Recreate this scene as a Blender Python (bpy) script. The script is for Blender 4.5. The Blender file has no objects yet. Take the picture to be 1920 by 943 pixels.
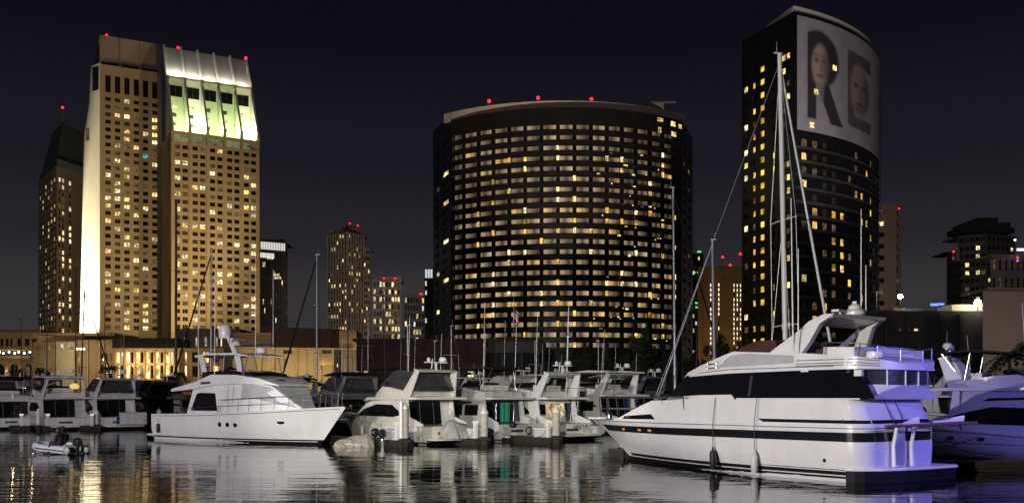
import bpy, math, random
from mathutils import Matrix, Vector
random.seed(7)
R = math.radians
scene = bpy.context.scene
COL = scene.collection
# ------------------------------------------------------------------ camera, sky, exposure
F, CX, HY, CAMH = 1800.0, 960.0, 745.0, 3.0
cam_d = bpy.data.cameras.new('camera')
cam_d.sensor_width = 36.0
cam_d.lens = 36.0 * F / 1920.0
cam_d.shift_y = (HY - 471.5) / 1920.0
cam_d.clip_start = 0.5
cam_d.clip_end = 6000
cam = bpy.data.objects.new('camera', cam_d)
cam.location = (0, 0, CAMH)
cam.rotation_euler = (R(90), 0, 0)
COL.objects.link(cam)
scene.camera = cam

world = bpy.data.worlds.new('World')
scene.world = world
world.use_nodes = True
wn, wl = world.node_tree.nodes, world.node_tree.links
wn.clear()
w_out = wn.new('ShaderNodeOutputWorld')
sky = wn.new('ShaderNodeTexSky')
sky.sky_type = 'NISHITA'
sky.sun_disc = False
sky.sun_elevation = R(-9)
sky.sun_rotation = R(250)
bg1 = wn.new('ShaderNodeBackground')
bg1.inputs['Strength'].default_value = 0.05
wl.new(sky.outputs[0], bg1.inputs['Color'])
# city glow: an even band round the whole horizon that dies away upward
tc = wn.new('ShaderNodeTexCoord')
sep = wn.new('ShaderNodeSeparateXYZ')
wl.new(tc.outputs['Generated'], sep.inputs[0])
ramp = wn.new('ShaderNodeValToRGB')
ramp.color_ramp.interpolation = 'EASE'
e = ramp.color_ramp.elements
e[0].position, e[0].color = 0.0, (0.060, 0.053, 0.056, 1)
e[1].position, e[1].color = 1.0, (0.0022, 0.002, 0.005, 1)
for pos_, col_ in ((0.10, (0.043, 0.040, 0.044, 1)), (0.165, (0.023, 0.0215, 0.028, 1)), (0.24, (0.0130, 0.0122, 0.0188, 1)), (0.36, (0.0058, 0.0053, 0.0108, 1))):
    n_ = e.new(pos_)
    n_.color = col_
wl.new(sep.outputs['Z'], ramp.inputs[0])
bg2 = wn.new('ShaderNodeBackground')
bg2.inputs['Strength'].default_value = 0.8
wl.new(ramp.outputs[0], bg2.inputs['Color'])
addw = wn.new('ShaderNodeAddShader')
wl.new(bg1.outputs[0], addw.inputs[0])
wl.new(bg2.outputs[0], addw.inputs[1])
wl.new(addw.outputs[0], w_out.inputs['Surface'])

scene.render.engine = 'CYCLES'
scene.view_settings.view_transform = 'Standard'
scene.view_settings.look = 'None'
scene.view_settings.exposure = 0.0
scene.view_settings.gamma = 1.0
scene.view_settings.use_curve_mapping = False
scene.cycles.use_denoising = True
scene.cycles.max_bounces = 6
scene.cycles.diffuse_bounces = 2
scene.cycles.glossy_bounces = 4
scene.cycles.transparent_max_bounces = 8
scene.cycles.sample_clamp_indirect = 4.0
scene.cycles.caustics_reflective = False
scene.cycles.caustics_refractive = False
scene.cycles.use_light_tree = True

# ------------------------------------------------------------------ helpers
def X(px, Y): return (px - CX) / F * Y
def Z(py, Y): return CAMH + (HY - py) / F * Y
def P(px, py, Y): return Vector((X(px, Y), Y, Z(py, Y)))
def on_water(px, py, z=0.0):
    Y = F * (CAMH - z) / (py - HY)
    return Vector((X(px, Y), Y, z))

def lerp(a, b, t): return a + (b - a) * t
def interp(x, pts):
    if x <= pts[0][0]: return pts[0][1]
    for (x0, y0), (x1, y1) in zip(pts, pts[1:]):
        if x <= x1: return lerp(y0, y1, (x - x0) / (x1 - x0) if x1 > x0 else 0)
    return pts[-1][1]

PINV = {}
def link(o, parent=None):
    COL.objects.link(o)
    if parent is not None:
        o.parent = parent
        m = PINV.get(parent.name)
        if m is not None: o.matrix_parent_inverse = m
    return o

def tag(o, label, cat, group=None, kind=None):
    if label: o['label'] = label
    if cat: o['category'] = cat
    if group: o['group'] = group
    if kind: o['kind'] = kind
    return o

def thing(name, label, cat, loc, rotz=0.0, group=None, world_parts=False):
    o = bpy.data.objects.new(name, None)
    o.empty_display_size = 0.2
    o.location = loc
    o.rotation_euler = (0, 0, rotz)
    COL.objects.link(o)
    tag(o, label, cat, group)
    if world_parts:
        PINV[o.name] = Matrix.LocRotScale(Vector(loc), None, None).inverted()
    return o

class MB:
    def __init__(s): s.v, s.f = [], []
    def add(s, vs, fs):
        b = len(s.v)
        s.v += [tuple(q) for q in vs]
        s.f += [tuple(i + b for i in f) for f in fs]
        return s
    def quad(s, a, b, c, d): return s.add([a, b, c, d], [(0, 1, 2, 3)])
    def box(s, c, size, rz=0.0):
        hx, hy, hz = size[0] / 2, size[1] / 2, size[2] / 2
        cs, sn = math.cos(rz), math.sin(rz)
        vs = []
        for z in (-hz, hz):
            for x, y in ((-hx, -hy), (hx, -hy), (hx, hy), (-hx, hy)):
                vs.append((c[0] + x * cs - y * sn, c[1] + x * sn + y * cs, c[2] + z))
        return s.add(vs, [(0, 3, 2, 1), (4, 5, 6, 7), (0, 1, 5, 4), (1, 2, 6, 5), (2, 3, 7, 6), (3, 0, 4, 7)])
    def bx(s, x0, x1, y0, y1, z0, z1):
        return s.box(((x0 + x1) / 2, (y0 + y1) / 2, (z0 + z1) / 2), (abs(x1 - x0), abs(y1 - y0), abs(z1 - z0)))
    def prism(s, pts, off):
        n = len(pts)
        o = Vector(off)
        vs = [Vector(p) for p in pts] + [Vector(p) + o for p in pts]
        fs = [tuple(range(n)), tuple(range(2 * n - 1, n - 1, -1))]
        fs += [(i, i + n, (i + 1) % n + n, (i + 1) % n) for i in range(n)]
        return s.add(vs, fs)
    def loft(s, rings, cap=True, closed=True):
        n = len(rings[0])
        b = len(s.v)
        for r in rings: s.v += [tuple(q) for q in r]
        m = n if closed else n - 1
        for i in range(len(rings) - 1):
            for j in range(m):
                a, c = b + i * n + j, b + i * n + (j + 1) % n
                s.f.append((a, c, c + n, a + n))
        if cap:
            s.f.append(tuple(b + j for j in range(n - 1, -1, -1)))
            s.f.append(tuple(b + (len(rings) - 1) * n + j for j in range(n)))
        return s
    def tube(s, pts, r, n=6, r1=None):
        pts = [Vector(p) for p in pts]
        rings = []
        for i, p in enumerate(pts):
            a = pts[max(i - 1, 0)]
            c = pts[min(i + 1, len(pts) - 1)]
            d = (c - a).normalized()
            up = Vector((0, 0, 1)) if abs(d.z) < 0.9 else Vector((1, 0, 0))
            u = d.cross(up).normalized()
            w = d.cross(u).normalized()
            rr = r if r1 is None else lerp(r, r1, i / (len(pts) - 1))
            rings.append([p + (u * math.cos(k * 2 * math.pi / n) + w * math.sin(k * 2 * math.pi / n)) * rr for k in range(n)])
        return s.loft(rings)
    def ball(s, c, r, nu=10, nv=6, sc=(1, 1, 1)):
        rings = []
        for i in range(nv + 1):
            th = math.pi * (0.02 + 0.96 * i / nv)
            rings.append([(c[0] + sc[0] * r * math.sin(th) * math.cos(2 * math.pi * k / nu),
                           c[1] + sc[1] * r * math.sin(th) * math.sin(2 * math.pi * k / nu),
                           c[2] - sc[2] * r * math.cos(th)) for k in range(nu)])
        return s.loft(rings)
    def lathe(s, c, prof, n=12):
        return s.loft([[(c[0] + r * math.cos(2 * math.pi * k / n), c[1] + r * math.sin(2 * math.pi * k / n), c[2] + z) for k in range(n)] for r, z in prof])
    def mesh(s, name, mat, smooth=None, bevel=0):
        me = bpy.data.meshes.new(name)
        me.from_pydata(s.v, [], s.f)
        if mat is not None: me.materials.append(mat)
        if smooth is not None:
            me.shade_smooth()
            me.set_sharp_from_angle(angle=R(smooth))
        return me
    def build(s, name, mat, parent=None, smooth=None, bevel=0):
        o = bpy.data.objects.new(name, s.mesh(name, mat, smooth))
        if bevel:
            m = o.modifiers.new('bevel', 'BEVEL')
            m.width = bevel
            m.segments = 2
            m.limit_method = 'ANGLE'
            m.angle_limit = R(40)
        return link(o, parent)

# ------------------------------------------------------------------ materials
def new_mat(name):
    m = bpy.data.materials.new(name)
    m.use_nodes = True
    return m, m.node_tree.nodes, m.node_tree.links, m.node_tree.nodes['Principled BSDF']

def paint(name, col, rough=0.5, metal=0.0, var=0.12, scale=1.5, bump=0.0, bscale=20.0, coat=0.0, spec=0.5, streak=1.0):
    m, n, l, b = new_mat(name)
    b.inputs['Roughness'].default_value = rough
    b.inputs['Metallic'].default_value = metal
    b.inputs['Coat Weight'].default_value = coat
    b.inputs['Specular IOR Level'].default_value = spec
    t = n.new('ShaderNodeTexCoord')
    mp = n.new('ShaderNodeMapping')
    mp.inputs['Scale'].default_value = (scale, scale, scale * streak)
    l.new(t.outputs['Object'], mp.inputs[0])
    nz = n.new('ShaderNodeTexNoise')
    nz.inputs['Scale'].default_value = 1.0
    nz.inputs['Detail'].default_value = 6.0
    nz.inputs['Roughness'].default_value = 0.65
    l.new(mp.outputs[0], nz.inputs['Vector'])
    cr = n.new('ShaderNodeValToRGB')
    cr.color_ramp.elements[0].position = 0.3
    cr.color_ramp.elements[1].position = 0.7
    cr.color_ramp.elements[0].color = tuple(c * (1 - var) for c in col) + (1,)
    cr.color_ramp.elements[1].color = tuple(min(1, c * (1 + var * 0.5)) for c in col) + (1,)
    l.new(nz.outputs['Fac'], cr.inputs[0])
    l.new(cr.outputs[0], b.inputs['Base Color'])
    if bump:
        nb = n.new('ShaderNodeTexNoise')
        nb.inputs['Scale'].default_value = bscale
        nb.inputs['Detail'].default_value = 4
        l.new(t.outputs['Object'], nb.inputs['Vector'])
        bp = n.new('ShaderNodeBump')
        bp.inputs['Strength'].default_value = bump
        bp.inputs['Distance'].default_value = 0.05
        l.new(nb.outputs['Fac'], bp.inputs['Height'])
        l.new(bp.outputs[0], b.inputs['Normal'])
    return m

def glow(name, col, strength, var=True, sampled=False, scale=(2.2, 2.2, 2.2)):
    """a lit room behind glass and curtains: windows, lamps, signs and painted glints use it"""
    m, n, l, b = new_mat(name)
    b.inputs['Base Color'].default_value = (0.02, 0.02, 0.02, 1)
    b.inputs['Roughness'].default_value = 0.15
    b.inputs['Emission Color'].default_value = col + (1,)
    b.inputs['Emission Strength'].default_value = strength
    if var:
        t = n.new('ShaderNodeTexCoord')
        oi = n.new('ShaderNodeObjectInfo')
        vm = n.new('ShaderNodeVectorMath')
        vm.operation = 'MULTIPLY_ADD'
        vm.inputs[1].default_value = scale
        mul = n.new('ShaderNodeMath')
        mul.operation = 'MULTIPLY'
        mul.inputs[1].default_value = 91.0
        l.new(oi.outputs['Random'], mul.inputs[0])
        cmb = n.new('ShaderNodeCombineXYZ')
        for k in range(3): l.new(mul.outputs[0], cmb.inputs[k])
        l.new(t.outputs['Generated'], vm.inputs[0])
        l.new(cmb.outputs[0], vm.inputs[2])
        nz = n.new('ShaderNodeTexNoise')
        nz.inputs['Scale'].default_value = 1.0
        nz.inputs['Detail'].default_value = 2.0
        l.new(vm.outputs[0], nz.inputs['Vector'])
        mr = n.new('ShaderNodeMapRange')
        mr.inputs['From Min'].default_value = 0.36
        mr.inputs['From Max'].default_value = 0.6
        mr.inputs['To Min'].default_value = 0.12 * strength
        mr.inputs['To Max'].default_value = strength
        l.new(nz.outputs['Fac'], mr.inputs['Value'])
        rn = n.new('ShaderNodeMapRange')
        rn.inputs['To Min'].default_value = 0.45
        rn.inputs['To Max'].default_value = 1.25
        l.new(oi.outputs['Random'], rn.inputs['Value'])
        mm = n.new('ShaderNodeMath')
        mm.operation = 'MULTIPLY'
        l.new(mr.outputs[0], mm.inputs[0])
        l.new(rn.outputs[0], mm.inputs[1])
        l.new(mm.outputs[0], b.inputs['Emission Strength'])
    m.cycles.emission_sampling = 'AUTO' if sampled else 'NONE'
    return m

M = {}
M['gelcoat'] = paint('white_gelcoat', (0.74, 0.73, 0.70), 0.28, var=0.10, scale=0.9, coat=0.25, streak=0.5)
M['gelcoat_old'] = paint('aged_gelcoat', (0.60, 0.59, 0.57), 0.4, var=0.22, scale=1.6, streak=0.35)
M['cream'] = paint('cream_gelcoat', (0.70, 0.68, 0.58), 0.35, var=0.10, scale=1.2)
M['deck'] = paint('nonskid_deck', (0.50, 0.50, 0.48), 0.8, var=0.15, scale=3, bump=0.15, bscale=90)
M['black'] = paint('black_gloss', (0.012, 0.012, 0.014), 0.15, var=0.2)
M['boot'] = paint('boot_stripe', (0.008, 0.008, 0.010), 0.5, var=0.3, spec=0.15)
M['tint'] = paint('tinted_glass', (0.006, 0.006, 0.008), 0.06, var=0.2, spec=0.6)
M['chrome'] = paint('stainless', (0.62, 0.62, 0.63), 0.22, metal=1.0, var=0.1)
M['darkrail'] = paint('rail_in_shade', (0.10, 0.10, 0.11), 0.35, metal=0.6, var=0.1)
M['alu'] = paint('mast_aluminium', (0.60, 0.60, 0.60), 0.4, metal=0.35, var=0.12, scale=2)
M['whitemast'] = paint('white_mast_paint', (0.74, 0.74, 0.71), 0.35, var=0.06)
M['darkmast'] = paint('dark_mast', (0.05, 0.045, 0.04), 0.45, metal=0.2)
M['canvas_black'] = paint('black_canvas', (0.022, 0.021, 0.024), 0.85, spec=0.1, bump=0.3, bscale=9, var=0.3)
M['canvas_maroon'] = paint('maroon_canvas', (0.055, 0.016, 0.014), 0.85, bump=0.3, bscale=7, var=0.3)
M['canvas_grey'] = paint('grey_canvas', (0.42, 0.40, 0.38), 0.9, bump=0.5, bscale=5, var=0.25, scale=3)
M['canvas_tan'] = paint('tan_canvas', (0.40, 0.36, 0.29), 0.9, bump=0.5, bscale=5, var=0.25, scale=3)
M['canvas_blue'] = paint('blue_canvas', (0.012, 0.022, 0.10), 0.85, bump=0.3, bscale=8, var=0.25)
M['vinyl'] = paint('smoked_vinyl', (0.05, 0.05, 0.055), 0.18, var=0.5, scale=2.5, bump=0.2, bscale=3)
M['cover'] = paint('windscreen_cover', (0.42, 0.42, 0.43), 0.8, bump=0.3, bscale=4, var=0.18, scale=1.2)
M['teak'] = paint('weathered_teak', (0.14, 0.075, 0.045), 0.7, var=0.35, scale=4)
M['dockwood'] = paint('dock_planks', (0.085, 0.055, 0.042), 0.85, var=0.4, scale=3)
M['pile'] = paint('pile_concrete', (0.46, 0.44, 0.35), 0.8, var=0.3, scale=3, bump=0.3)
M['pilecap'] = paint('pile_cap', (0.74, 0.73, 0.64), 0.5)
M['growth'] = paint('marine_growth', (0.03, 0.022, 0.016), 0.9, var=0.6, scale=6, bump=0.8, bscale=14)
M['rope'] = paint('mooring_rope', (0.06, 0.055, 0.05), 0.9)
M['rope_pale'] = paint('pale_rope', (0.45, 0.42, 0.36), 0.9)
M['rubber'] = paint('black_rubber', (0.015, 0.015, 0.016), 0.55)
M['fender'] = paint('white_fender', (0.62, 0.61, 0.58), 0.45)
M['green'] = paint('green_towel', (0.015, 0.22, 0.13), 0.9, bump=0.4, bscale=6)
M['hypalon'] = paint('inflatable_tube', (0.50, 0.51, 0.56), 0.55, var=0.1)
M['outboard'] = paint('outboard_cowl', (0.02, 0.02, 0.024), 0.3)
M['cloth_dark'] = paint('dark_jacket', (0.015, 0.014, 0.016), 0.9)
M['skin'] = paint('skin', (0.30, 0.18, 0.13), 0.6)
M['hair'] = paint('hair', (0.02, 0.014, 0.01), 0.7)
M['concrete'] = paint('tan_concrete', (0.47, 0.37, 0.22), 0.85, var=0.22, scale=0.12, streak=0.25, bump=0.1, bscale=2)
M['concrete_pale'] = paint('pale_concrete', (0.60, 0.55, 0.43), 0.8, var=0.10, scale=0.10)
M['crown_panel'] = paint('crown_panel', (0.62, 0.60, 0.57), 0.7, var=0.08, scale=0.1)
M['crown_fin'] = paint('crown_fin', (0.74, 0.78, 0.66), 0.7, var=0.06, scale=0.1)
M['crown_cap'] = paint('crown_cap', (0.32, 0.26, 0.21), 0.8, var=0.12, scale=0.1)
M['stone_dim'] = paint('dim_stone', (0.26, 0.21, 0.15), 0.85, var=0.15, scale=0.1)
M['copper'] = paint('roof_metal', (0.13, 0.14, 0.135), 0.6, var=0.12, scale=0.15)
M['stucco'] = paint('ochre_stucco', (0.55, 0.38, 0.20), 0.9, var=0.16, scale=0.3)
M['stucco_pale'] = paint('cream_stucco', (0.66, 0.55, 0.33), 0.9, var=0.12, scale=0.3)
M['terracotta'] = paint('roof_brown', (0.27, 0.16, 0.10), 0.8, var=0.2, scale=0.3)
M['marrwall'] = paint('black_curtain_wall', (0.013, 0.012, 0.0125), 0.3, var=0.3, scale=0.2, spec=0.25)
M['marrpale'] = paint('roof_ring_concrete', (0.42, 0.35, 0.29), 0.8, var=0.12, scale=0.1)
M['darkwall'] = paint('dark_wall', (0.05, 0.042, 0.04), 0.8, var=0.3, scale=0.2)
M['maroonwall'] = paint('maroon_wall', (0.07, 0.03, 0.028), 0.85, var=0.3, scale=0.3)
M['greywall'] = paint('grey_wall', (0.16, 0.15, 0.145), 0.8, var=0.2, scale=0.1)
M['tanwall'] = paint('tan_wall', (0.30, 0.24, 0.20), 0.9, var=0.08, scale=0.15)
M['spandrel'] = paint('grey_spandrel', (0.055, 0.05, 0.05), 0.35, var=0.3, scale=0.2)
M['farwall'] = paint('far_tower_wall', (0.16, 0.145, 0.135), 0.8, var=0.15, scale=0.05)
M['fartan'] = paint('far_tan_wall', (0.40, 0.27, 0.12), 0.85, var=0.12, scale=0.06)
M['fin'] = paint('pale_fin', (0.40, 0.36, 0.30), 0.8, var=0.1, scale=0.1)
M['glass'] = paint('dark_window_glass', (0.010, 0.010, 0.012), 0.12, var=0.3)
M['glass_dim'] = paint('curtained_window', (0.06, 0.045, 0.032), 0.5, var=0.5, scale=0.8)
M['leaf'] = paint('dark_leaf', (0.035, 0.055, 0.020), 0.7, var=0.5, scale=0.7)
M['bark'] = paint('bark', (0.07, 0.05, 0.035), 0.9, var=0.4, scale=4)
M['pavement'] = paint('quay_concrete', (0.20, 0.19, 0.17), 0.9, var=0.2, scale=0.4)
M['soil'] = paint('ground', (0.045, 0.042, 0.036), 0.95, var=0.3, scale=0.2)
M['steel'] = paint('lamp_post_steel', (0.12, 0.12, 0.12), 0.5, metal=0.5)
M['rock'] = paint('riprap', (0.10, 0.09, 0.08), 0.9, var=0.4, scale=0.8, bump=0.5, bscale=3)
M['lit_warm'] = glow('lit_window_warm', (1.0, 0.70, 0.26), 1.9)
M['lit_pale'] = glow('lit_window_pale', (1.0, 0.84, 0.46), 1.9)
M['lit_amber'] = glow('lit_window_amber', (1.0, 0.60, 0.09), 1.5, scale=(0.8, 0.8, 0.8))
M['lit_white'] = glow('lit_window_white', (0.85, 0.92, 1.0), 1.6)
M['lit_teal'] = glow('lit_window_teal', (0.1, 0.75, 0.8), 0.8)
M['dim'] = glow('dim_curtain', (1.0, 0.62, 0.30), 0.16)
M['arcade'] = glow('lit_bay_window', (1.0, 0.70, 0.28), 2.8, scale=(1.2, 1.2, 1.2))
M['slot'] = glow('lit_slot_window', (1.0, 0.85, 0.55), 1.3, scale=(1, 1, 1))
M['red'] = glow('red_beacon', (1.0, 0.012, 0.02), 4.5, var=False)
M['bulb'] = glow('white_bulb', (1.0, 0.97, 0.85), 60.0, var=False)
M['bulb_warm'] = glow('warm_bulb', (1.0, 0.8, 0.45), 10.0, var=False)
M['led_green'] = glow('green_led', (0.05, 1.0, 0.35), 1.6, var=False)
M['led_blue'] = glow('blue_led', (0.08, 0.16, 1.0), 3.0, var=False)
M['sign_white'] = glow('white_sign', (0.9, 0.95, 1.0), 1.6, var=False)
M['sign_yellow'] = glow('yellow_sign', (0.9, 0.95, 0.15), 1.3, var=False)
M['cabin_lit'] = glow('lit_cabin', (1.0, 0.72, 0.36), 0.9, scale=(3, 3, 3))

def water_mat():
    m, n, l, b = new_mat('harbour_water')
    b.inputs['Base Color'].default_value = (0.004, 0.005, 0.007, 1)
    b.inputs['Roughness'].default_value = 0.02
    b.inputs['IOR'].default_value = 1.34
    t = n.new('ShaderNodeTexCoord')
    def noise(sx, sy, detail, rough):
        mp = n.new('ShaderNodeMapping')
        mp.inputs['Scale'].default_value = (sx, sy, 1)
        mp.inputs['Rotation'].default_value = (0, 0, R(9))
        l.new(t.outputs['Object'], mp.inputs[0])
        nz = n.new('ShaderNodeTexNoise')
        nz.inputs['Scale'].default_value = 1.0
        nz.inputs['Detail'].default_value = detail
        nz.inputs['Roughness'].default_value = rough
        l.new(mp.outputs[0], nz.inputs['Vector'])
        return nz.outputs['Fac']
    a = noise(0.5, 2.1, 3, 0.5)
    c = noise(0.10, 0.5, 2, 0.5)
    patch = noise(0.05, 0.09, 2, 0.5)
    mr = n.new('ShaderNodeMapRange')
    mr.inputs['From Min'].default_value = 0.35
    mr.inputs['From Max'].default_value = 0.65
    mr.inputs['To Min'].default_value = 0.12
    mr.inputs['To Max'].default_value = 1.0
    l.new(patch, mr.inputs['Value'])
    am = n.new('ShaderNodeMath')
    am.operation = 'MULTIPLY'
    l.new(a, am.inputs[0])
    l.new(mr.outputs[0], am.inputs[1])
    sm = n.new('ShaderNodeMath')
    sm.operation = 'MULTIPLY_ADD'
    l.new(c, sm.inputs[0])
    sm.inputs[1].default_value = 1.5
    l.new(am.outputs[0], sm.inputs[2])
    bp = n.new('ShaderNodeBump')
    bp.inputs['Strength'].default_value = 1.0
    bp.inputs['Distance'].default_value = 0.017
    l.new(sm.outputs[0], bp.inputs['Height'])
    l.new(bp.outputs[0], b.inputs['Normal'])
    return m
M['water'] = water_mat()

def lamp(name, parent, kind, loc, power, col, target=None, size=60, blend=0.5, radius=0.3):
    d = bpy.data.lights.new(name, kind)
    d.energy = power
    d.color = col
    d.shadow_soft_size = radius
    o = bpy.data.objects.new(name, d)
    o.location = loc
    if kind == 'SPOT':
        d.spot_size = R(size)
        d.spot_blend = blend
        o.rotation_euler = (Vector(target) - Vector(loc)).to_track_quat('-Z', 'Y').to_euler()
    return link(o, parent)
# ------------------------------------------------------------------ moonlight (one faint sun)
sd = bpy.data.lights.new('moon', 'SUN')
sd.energy = 0.03
sd.angle = R(0.5)
sd.color = (1.0, 0.95, 0.88)
so = bpy.data.objects.new('moon', sd)
so.rotation_euler = (R(55), 0, R(-30))
COL.objects.link(so)

# ------------------------------------------------------------------ water, ground, quay
w = MB()
w.quad((-900, -60, 0), (900, -60, 0), (900, 152, 0), (-900, 152, 0))
tag(w.build('water', M['water']), None, None, kind='structure')
w = MB()
w.quad((-3000, 150, 2.0), (3000, 150, 2.0), (3000, 4500, 2.0), (-3000, 4500, 2.0))
tag(w.build('ground', M['soil']), None, None, kind='structure')
w = MB()
w.bx(-900, 900, 147, 150.4, -1, 2.25)
tag(w.build('quay_wall', M['growth']), 'long grey concrete quay wall along the shore behind the boats', 'wall')
w = MB()
w.bx(-80, 80, -30, -9, -1, 1.2)
tag(w.build('promenade', M['pavement']), None, None, kind='structure')
w = MB()
w.quad((-900, 150.3, 2.26), (900, 150.3, 2.26), (900, 162, 2.26), (-900, 162, 2.26))
tag(w.build('waterfront_path', M['pavement']), None, None, kind='structure')

# ------------------------------------------------------------------ facades
class Path:
    """a plan line that runs left to right as seen from the water; outward is its right-hand side"""
    def __init__(s, pts):
        s.p = [Vector((a, b)) for a, b in pts]
        s.l = [0.0]
        for a, b in zip(s.p, s.p[1:]): s.l.append(s.l[-1] + (b - a).length)
        s.len = s.l[-1]
    def at(s, d):
        i = 0
        while i < len(s.l) - 2 and d > s.l[i + 1]: i += 1
        t = (d - s.l[i]) / (s.l[i + 1] - s.l[i])
        a, b = s.p[i], s.p[i + 1]
        dr = (b - a).normalized()
        return a.lerp(b, t), dr
    def pt(s, d, z, out=0.0):
        q, dr = s.at(d)
        return (q.x + dr.y * out, q.y - dr.x * out, z)
def pxpath(pts): return Path([(X(px, Y), Y) for px, Y in pts])
def arc(px0, Y0, pxm, Ym, px1, Y1, n=16):
    """circle through three plan points"""
    (ax, ay), (bx_, by), (cx, cy) = (X(px0, Y0), Y0), (X(pxm, Ym), Ym), (X(px1, Y1), Y1)
    d = 2 * (ax * (by - cy) + bx_ * (cy - ay) + cx * (ay - by))
    ux = ((ax * ax + ay * ay) * (by - cy) + (bx_ ** 2 + by ** 2) * (cy - ay) + (cx ** 2 + cy ** 2) * (ay - by)) / d
    uy = ((ax * ax + ay * ay) * (cx - bx_) + (bx_ ** 2 + by ** 2) * (ax - cx) + (cx ** 2 + cy ** 2) * (bx_ - ax)) / d
    r = math.hypot(ax - ux, ay - uy)
    a0, a1 = math.atan2(ay - uy, ax - ux), math.atan2(cy - uy, cx - ux)
    while a1 < a0: a1 += 2 * math.pi
    return Path([(ux + r * math.cos(lerp(a0, a1, k / n)), uy + r * math.sin(lerp(a0, a1, k / n))) for k in range(n + 1)])

PANE = {}
def pane_mesh(wd, ht, mat, name):
    key = (round(wd, 2), round(ht, 2), mat.name, name)
    if key not in PANE:
        m = MB()
        if wd > 1.2:                     # two lights either side of a mullion
            q = (wd - .16) / 2
            m.box((-wd / 2 + q / 2, 0, 0), (q, 0.12, ht)).box((wd / 2 - q / 2, 0, 0), (q, 0.12, ht)).box((0, .04, 0), (.16, .04, ht))
        else: m.box((0, 0, 0), (wd, 0.12, ht))
        PANE[key] = m.mesh(name, mat)
        if wd > 1.2:
            PANE[key].materials.append(M['steel'])
            for fi in range(12, 18): PANE[key].polygons[fi].material_index = 1
    return PANE[key]
COUNT = {}
def pane(path, s, z, wd, ht, mat, parent, out=-0.3, name='window', limit=290):
    """one window pane as an object of its own; None when the building has its share already"""
    k = (parent.name, name)
    if COUNT.get(k, 0) >= limit: return None
    COUNT[k] = COUNT.get(k, 0) + 1
    q, dr = path.at(s)
    o = bpy.data.objects.new(name, pane_mesh(wd, ht, mat, name))
    o.location = path.pt(s, z, out)
    o.rotation_euler = (0, 0, math.atan2(dr.y, dr.x))
    return link(o, parent)

def wall_grid(path, sb, zb, opens, depth, nsub=1.0):
    """wall with real openings: cells of the s/z grid in `opens` are left out and get reveals"""
    m = MB()
    for i in range(len(sb) - 1):
        n = max(1, int((sb[i + 1] - sb[i]) / nsub)) if nsub > 0 else 1
        ss = [lerp(sb[i], sb[i + 1], k / n) for k in range(n + 1)]
        for j in range(len(zb) - 1):
            z0, z1 = zb[j], zb[j + 1]
            if (i, j) in opens:
                a, b = sb[i], sb[i + 1]
                m.quad(path.pt(a, z0, 0), path.pt(b, z0, 0), path.pt(b, z0, -depth), path.pt(a, z0, -depth))
                m.quad(path.pt(a, z1, -depth), path.pt(b, z1, -depth), path.pt(b, z1, 0), path.pt(a, z1, 0))
                m.quad(path.pt(a, z0, -depth), path.pt(a, z1, -depth), path.pt(a, z1, 0), path.pt(a, z0, 0))
                m.quad(path.pt(b, z0, 0), path.pt(b, z1, 0), path.pt(b, z1, -depth), path.pt(b, z0, -depth))
            else:
                for a, b in zip(ss, ss[1:]):
                    m.quad(path.pt(a, z0), path.pt(b, z0), path.pt(b, z1), path.pt(a, z1))
    return m

def edges(lo, hi, cells):
    """cells: (start, end) openings in order -> grid lines and the indices of the open cells"""
    b, idx = [lo], []
    for a, c in cells:
        if a > b[-1] + 1e-6: b.append(a)
        idx.append(len(b) - 1)
        b.append(c)
    if hi > b[-1] + 1e-6: b.append(hi)
    return b, idx

def facade(parent, path, z0, z1, cols, rows, mat, pick, depth=0.5, name='wall', limit=290, nsub=1000.0, wname='window'):
    """cols, rows: lists of (start, end). pick(i, j) -> material of the pane (None: dark, joined)"""
    sb, ci = edges(0.0, path.len, cols)
    zb, ri = edges(z0, z1, rows)
    opens = {(a, b) for a in ci for b in ri}
    wm = wall_grid(path, sb, zb, opens, depth, nsub)
    wall = wm.build(name, mat, parent)
    rest = MB()
    jobs = []
    for i, (a, b) in enumerate(cols):
        for j, (c, d) in enumerate(rows):
            jobs.append((i, j, a, b, c, d, pick(i, j)))
    jobs.sort(key=lambda q: 0 if q[6] is not None and q[6] is not M['glass'] and q[6] is not M['glass_dim'] else 1)
    for i, j, a, b, c, d, mt in jobs:
        o = None
        if mt is not None:
            o = pane(path, (a + b) / 2, (c + d) / 2, b - a + 0.1, d - c + 0.1, mt, parent, -depth + 0.05, wname, limit)
        if o is None:
            rest.quad(path.pt(a, c, -depth + .06), path.pt(b, c, -depth + .06), path.pt(b, d, -depth + .06), path.pt(a, d, -depth + .06))
    if rest.f:
        r = rest.build('unlit_glazing', M['glass'], parent)
        r['kind'] = 'stuff'
    return wall

def even(n, lo, hi, frac, shift=0.5):
    if n == 0: return []
    st = (hi - lo) / n
    return [(lo + st * (k + shift - frac / 2), lo + st * (k + shift + frac / 2)) for k in range(n)]

def picker(p_lit, mats, p_dim=0.25, seed=1):
    rg = random.Random(seed)
    def f(i, j):
        r = rg.random()
        if r < p_lit: return rg.choice(mats)
        if r < p_lit + p_dim: return M['glass_dim'] if rg.random() < 0.6 else M['dim']
        return M['glass']
    return f

def beacon(parent, p, r=0.35, name='beacon', mat=None):
    MB().ball(p, r, 8, 5).build(name, mat or M['red'], parent)
def body(parent, pts, z0, z1, mat, name='wall'):
    """closed plan polygon lifted from z0 to z1"""
    MB().prism([(a, b, z0) for a, b in pts], (0, 0, z1 - z0)).build(name, mat, parent)
GZ = 2.0
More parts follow.
